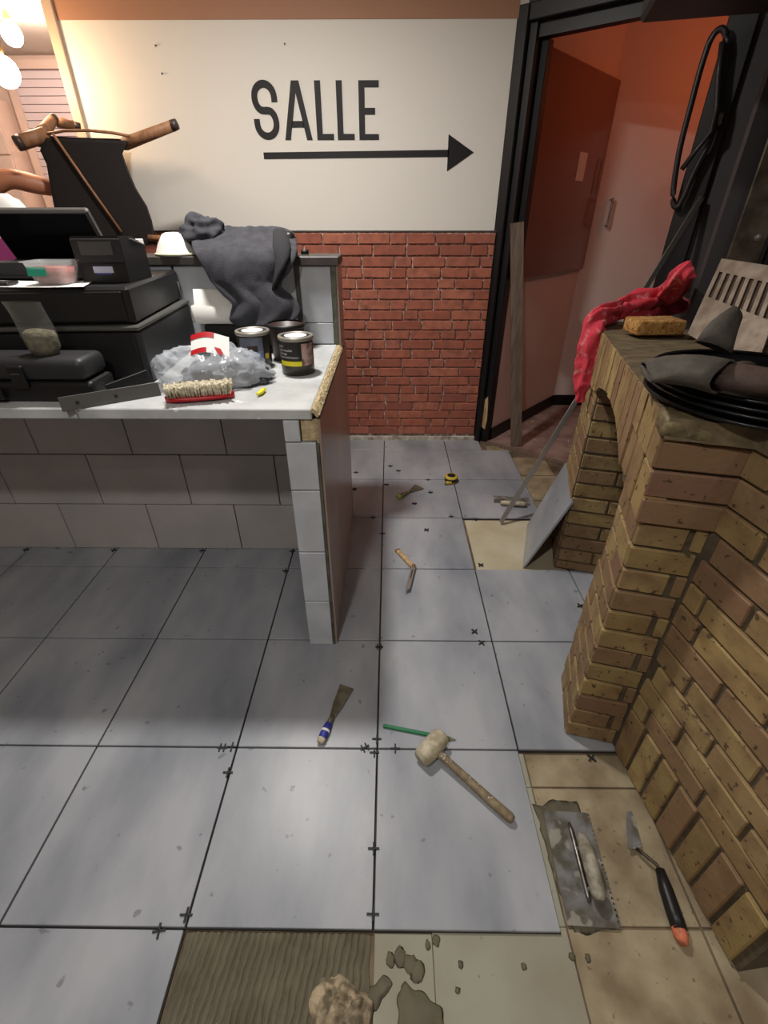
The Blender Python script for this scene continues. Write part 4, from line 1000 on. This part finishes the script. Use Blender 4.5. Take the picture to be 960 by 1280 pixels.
# putty knife
a, b_ = onz(401, 930), onz(433, 860)
t = thing('putty_knife', 'putty knife with blue and white handle and dull broad blade', 'putty knife', (a.x, a.y, .0008), along(a, b_)[0])
L = along(a, b_)[1]
MB().prism([(L*.40, -.008), (L*.62, -.018), (L, -.028), (L+.004, .026), (L*.64, .018), (L*.40, .008)], .006, .0075).build('blade', m_blade, t)
MB().tube([(L*.45, 0, .010), (L*.36, 0, .011), (L*.28, 0, .0115)], [.006, .010, .011], 10, flat=.8).build('ferrule', m_blade, t, True)
MB().tube([(L*.30, 0, .0115), (L*.2, 0, .0125), (L*.1, 0, .0125), (.004, 0, .0125)], [.012, .0145, .0145, .013], 12, flat=.8).build('handle', m_blue, t, True)
MB().tube([(L*.19, 0, .013), (L*.155, 0, .013)], .0153, 12, flat=.85).build('handle_band', m_whitep, t, True)
MB().tube([(L*.05, 0, .0128), (-.004, 0, .0125)], [.0148, .011], 12, flat=.85).build('handle_end', m_cream, t, True)
# pencil
a, b_ = onz(479, 908), onz(570, 926)
t = thing('pencil', 'flat green carpenter pencil under the mallet head', 'pencil', (a.x, a.y, .0006), along(a, b_)[0]); L = along(a, b_)[1]
MB().mm((0, -.0065, 0), (L-.022, .0065, .008), bev=.002).build('body', m_green, t)
MB().loft([[Vector((L-.022, y, z)) for y, z in ((-.006, .0005), (.006, .0005), (.006, .0075), (-.006, .0075))], [Vector((L-.006, y, z)) for y, z in ((-.002, .003), (.002, .003), (.002, .005), (-.002, .005))]]).build('sharpened_tip', m_toolwood, t)
MB().tube([(L-.007, 0, .004), (L, 0, .004)], [.002, .0006], 6).build('lead', m_bplastic, t)
# steel float
c4 = [onz(*p) for p in ((686, 1012), (729, 1016), (772, 1152), (716, 1165))]
ca = (c4[0]+c4[1])/2; cb_ = (c4[2]+c4[3])/2
rz_, L = along(cb_, ca)
t = thing('steel_float', 'mortar-covered flat steel float trowel with worn grey handle', 'trowel', (cb_.x, cb_.y, -.0035), rz_)
W = .064
poly = [(0, -W), (L, -W), (L, W)] ; nt2 = 20
b = MB(); b.mm((0, -W+.006, .0), (L, W, .0018))
for k in range(22): x = .004+(L-.012)*k/21; b.mm((x, -W, 0), (x+.006, -W+.006, .0018))
b.build('blade', m_steel, t)
MB().tube([(.045, .0, .004), (.06, 0, .009), (L*.5, 0, .010), (L-.05, 0, .009), (L-.03, 0, .004)], [.004, .007, .0075, .007, .004], 8, flat=.7).build('rib', m_metal, t, True)
for x in (.07, L*.62): MB().tube([(x, 0, .008), (x, -.012, .036)], .0045, 8).build('bracket', m_steel, t)
MB().tube([(.042, -.016, .036), (.055, -.016, .040), (.11, -.016, .043), (.15, -.014, .042), (.185, -.014, .038)], [.012, .0185, .020, .018, .010], 12, flat=.9).build('handle', m_toolgrip, t, True)
# bent trowel by the wall
pts = [onz(787, 1012, 0), onz(792, 1062, 0), onz(822, 1085, 0), onz(856, 1186, 0)]
t = thing('bent_trowel', 'bent narrow trowel with black and orange handle beside the brick wall', 'trowel', (pts[3].x, pts[3].y, -.0115))
lo_ = [p-pts[3] for p in pts]
for p in lo_: p.z = 0
b = MB(); w0, w1 = Vector((.028, .004, 0)), Vector((.018, .002, 0))
A_, B_ = lo_[0], lo_[1]
b.loft([[A_-w1*.3, A_+w1*.5, A_+w1*.5+Vector((0, 0, .002)), A_-w1*.3+Vector((0, 0, .002))], [p+Vector((0, 0, .012)) for p in ((A_+B_)/2-w0*.55, (A_+B_)/2+w0*.55, (A_+B_)/2+w0*.55+Vector((0, 0, .002)), (A_+B_)/2-w0*.55+Vector((0, 0, .002)))], [p+Vector((0, 0, .016)) for p in (B_-w0*.6, B_+w0*.75, B_+w0*.75+Vector((0, 0, .002)), B_-w0*.6+Vector((0, 0, .002)))]])
b.build('blade', m_steel, t)
C_, D_ = lo_[2], lo_[3]
MB().tube([B_+Vector((.006, 0, .018)), B_+Vector((.018, -.018, .026)), C_+Vector((-.006, .002, .026)), C_+Vector((.0, -.012, .022))], .0045, 8).build('shank', m_tarn, t, True)
MB().tube([C_+Vector((0, -.006, .021)), C_.lerp(D_, .3)+Vector((0, 0, .018)), C_.lerp(D_, .6)+Vector((0, 0, .017)), C_.lerp(D_, .80)+Vector((0, 0, .017))], [.011, .017, .018, .018], 12).build('handle', m_bplastic, t, True)
MB().tube([C_.lerp(D_, .76)+Vector((-.003, 0, .0175)), C_.lerp(D_, .88)+Vector((-.001, 0, .0175)), D_+Vector((0, .004, .0165))], [.0155, .0165, .009], 12).build('grip_end', m_orange, t, True)
# tape measure
tp = onz(564, 604)
t = thing('tape_measure', 'yellow and black tape measure lying on a tile joint', 'tape measure', (tp.x, tp.y+.02, .0006), R(15))
MB().lathe([(0, 0), (.036, 0), (.040, .004), (.040, .040), (.036, .044), (0, .044)], 24, c=(0, 0, 0)).build('case', m_yellow2, t, True)
MB().lathe([(.0, .044), (.026, .044), (.024, .047), (0, .047)], 20).build('hub', m_bplastic, t, True)
MB().lathe([(.0402, .010), (.0415, .012), (.0415, .030), (.0402, .032)], 24, cap=False).build('grip', m_bplastic, t, True)
MB().mm((-.042, -.042, .004), (-.01, -.02, .022), bev=.003).build('mouth', m_yellow2, t)
MB().mm((-.052, -.040, .004), (-.042, -.022, .006)).build('hook', m_metal, t)
# small filling knife
a, b_ = onz(498, 624), onz(524, 609)
t = thing('filling_knife', 'small triangular filling knife with green handle on the far tiles', 'filling knife', (a.x, a.y, .0006), along(a, b_)[0]); L = along(a, b_)[1]
MB().prism([(L*.52, -.008), (L*.98, -.038), (L, .036), (L*.52, .008)], .006, .008).build('blade', m_blade, t)
MB().tube([(.01, 0, .012), (L*.25, 0, .013), (L*.4, 0, .011), (L*.58, 0, .008)], [.014, .013, .009, .006], 10).build('handle', m_toolwood, t, True)
MB().tube([(-.004, 0, .013), (.022, 0, .013)], .0155, 10).build('handle_end', mat('lime_cap', (150, 170, 80), .5), t, True)
# sliding bevel
a, b_, c = onz(497, 690), onz(517, 711), onz(509, 742)
t = thing('angle_gauge', 'angle gauge with wooden stock and steel blade lying on the tiles', 'angle gauge', (b_.x, b_.y, .0006))
d1 = a-b_; r1, l1 = along(b_, a); r2, l2 = along(b_, c)
o = MB().mm((-.01, -.012, 0), (l1, .012, .016), bev=.003).build('stock', m_rawwood, t, rot=(0, 0, r1))
MB().mm((l1-.004, -.013, -.0), (l1+.006, .013, .017), bev=.002).build('end_cap', m_brass, o)
bl = MB().mm((.0, -.010, .017), (l2-.012, .010, .019)).prism([(l2-.0125, -.010), (l2+.006, -.010), (l2-.0125, .010)], .017, .019).build('blade', m_alu, t, rot=(0, 0, r2))
MB().mm((.03, -.002, .0191), (.09, .002, .0194)).build('blade_slot', m_bplastic, bl)
MB().lathe([(0, .016), (.009, .016), (.009, .022), (0, .024)], 12).build('pivot', m_brass, t, True)
# margin trowel on far tile
cM = onz(640, 629)
t = thing('notched_trowel', 'notched steel trowel with pale wooden handle on the far right tile', 'trowel', (cM.x, cM.y, .0006), R(-8))
MB().mm((-.105, -.012, .001), (.105, .07, .003)).build('blade', m_steel, t)
MB().tube([(-.07, -.035, .018), (-.03, -.035, .020), (.05, -.035, .020), (.075, -.035, .018)], [.012, .015, .015, .011], 10).build('handle', m_cream, t, True)
MB().tube([(0, -.032, .012), (0, .01, .004)], .004, 6).build('bracket', m_metal, t)

# ================================================================== TILE SPACERS
b = MB().mm((-.015, -.0022, 0), (.015, .0022, .006)).mm((-.0022, -.015, 0), (.0022, .015, .006)); spm = b.mesh('tile_spacer'); spm.materials.append(m_spacer)
b = MB().mm((-.015, -.0028, 0), (.015, .0028, .006)).mm((-.009, -.013, 0), (-.005, .013, .006)).mm((.005, -.013, 0), (.009, .013, .006)); spm2 = b.mesh('tile_spacer'); spm2.materials.append(m_spacer)
G1 = 'spacers set in the tile joints'; L1 = 'black plastic cross spacer pushed into a tile joint'
G2 = 'spacers lying loose on the grey tiles'; L2 = 'black plastic cross spacer lying loose on the grey tiles'
G3 = 'spacers lying on the bare floor'; L3 = 'black plastic cross spacer lying on the bare old floor'
SP = [(278, 935, 0, 1, 2), (290, 934, 0, 1, 1), (285, 966, 0, 1, 1), (233, 1144, 0, 1, 1), (199, 1164, 8, 1, 1), (456, 935, 30, 1, 2), (468, 941, 0, 1, 1), (471, 924, 0, 1, 1), (494, 936, 0, 1, 1), (467, 1061, 0, 1, 1), (466, 1143, 0, 1, 1), (474, 809, 0, 1, 2),
      (593, 790, 40, 2, 1), (602, 804, 35, 1, 1), (725, 758, 25, 2, 1), (478, 667, 0, 1, 1), (466, 647, 10, 1, 1), (564, 646, 0, 1, 1), (594, 650, 20, 3, 1), (533, 663, 35, 2, 1), (538, 616, 10, 2, 1), (518, 630, 0, 2, 2), (488, 583, 10, 2, 1), (498, 589, 0, 2, 1), (445, 591, 0, 2, 1), (483, 606, 0, 1, 2), (443, 612, 80, 2, 2), (535, 600, 0, 1, 1),
      (601, 707, 40, 3, 1), (739, 948, 42, 3, 1), (145, 685, 0, 1, 1), (255, 685, 0, 1, 1), (35, 685, 0, 1, 1), (366, 688, 0, 1, 1), (357, 714, 0, 1, 1)]
for k, (x, y, rz, kd, v) in enumerate(SP):
    P = onz(x, y, 0 if kd != 3 else FZ)
    o = inst('tile_spacer', spm if v == 1 else spm2, None, (P.x, min(P.y, 1.88) if y in (685, 688) else P.y, (-.0015 if kd == 1 else .0004) if kd != 3 else FZ+.0006), (0, 0, R(rz)))
    lab, grp = (L1, L2, L3)[kd-1], (G1, G2, G3)[kd-1]
    if v == 2: lab, grp = {1: ('double-barred black spacer pushed into a tile joint', 'double spacers'), 2: ('double-barred black spacer lying loose on the far tiles', 'double spacers')}[kd]
    if y in (685, 688, 714): lab, grp = 'black spacer tucked in a joint at the foot of the counter front', 'spacers at the counter foot'
    own = {(739, 948): 'black cross spacer on bare floor beside the barbecue pier', (601, 707): 'black cross spacer on the bare cell near the leaning tile', (594, 650): 'black cross spacer at the bare cell edge by the straight edge', (725, 758): 'black cross spacer lying on the tile beside the brick pier',
           (233, 1144): 'black spacer in the joint just above the combed adhesive corner', (199, 1164): 'black spacer standing across the joint left of the combed adhesive', (593, 790): 'black cross spacer lying on a tile just off its corner joint', (471, 924): 'black spacer in the joint beside the green pencil end', (494, 936): 'black spacer in the joint beside the mallet head'}
    tag(o, own.get((x, y), lab), 'spacer', grp)

# small things by the till
t = thing('card_reader', 'small flat black card reader lying on the paper beside the plastic tub', 'card reader', (-1.185, 1.545, ZT+.004), R(6))
MB().mm((-.05, -.03, 0), (.05, .03, .008), bev=.003).build('body', m_bplastic, t)
MB().mm((-.04, -.02, .008), (.01, .02, .0086)).build('screen', m_bgloss, t)
t = thing('white_carton', 'small white carton on the bar ledge behind the receipt printer', 'carton', (-1.03, 2.14, 1.3028), R(5))
MB().mm((-.04, -.02, 0), (.04, .02, .055), bev=.002).build('body', m_paper, t)
MB().mm((-.04, -.0205, .042), (.04, -.0202, .043)).build('lid_line', m_greyp, t)
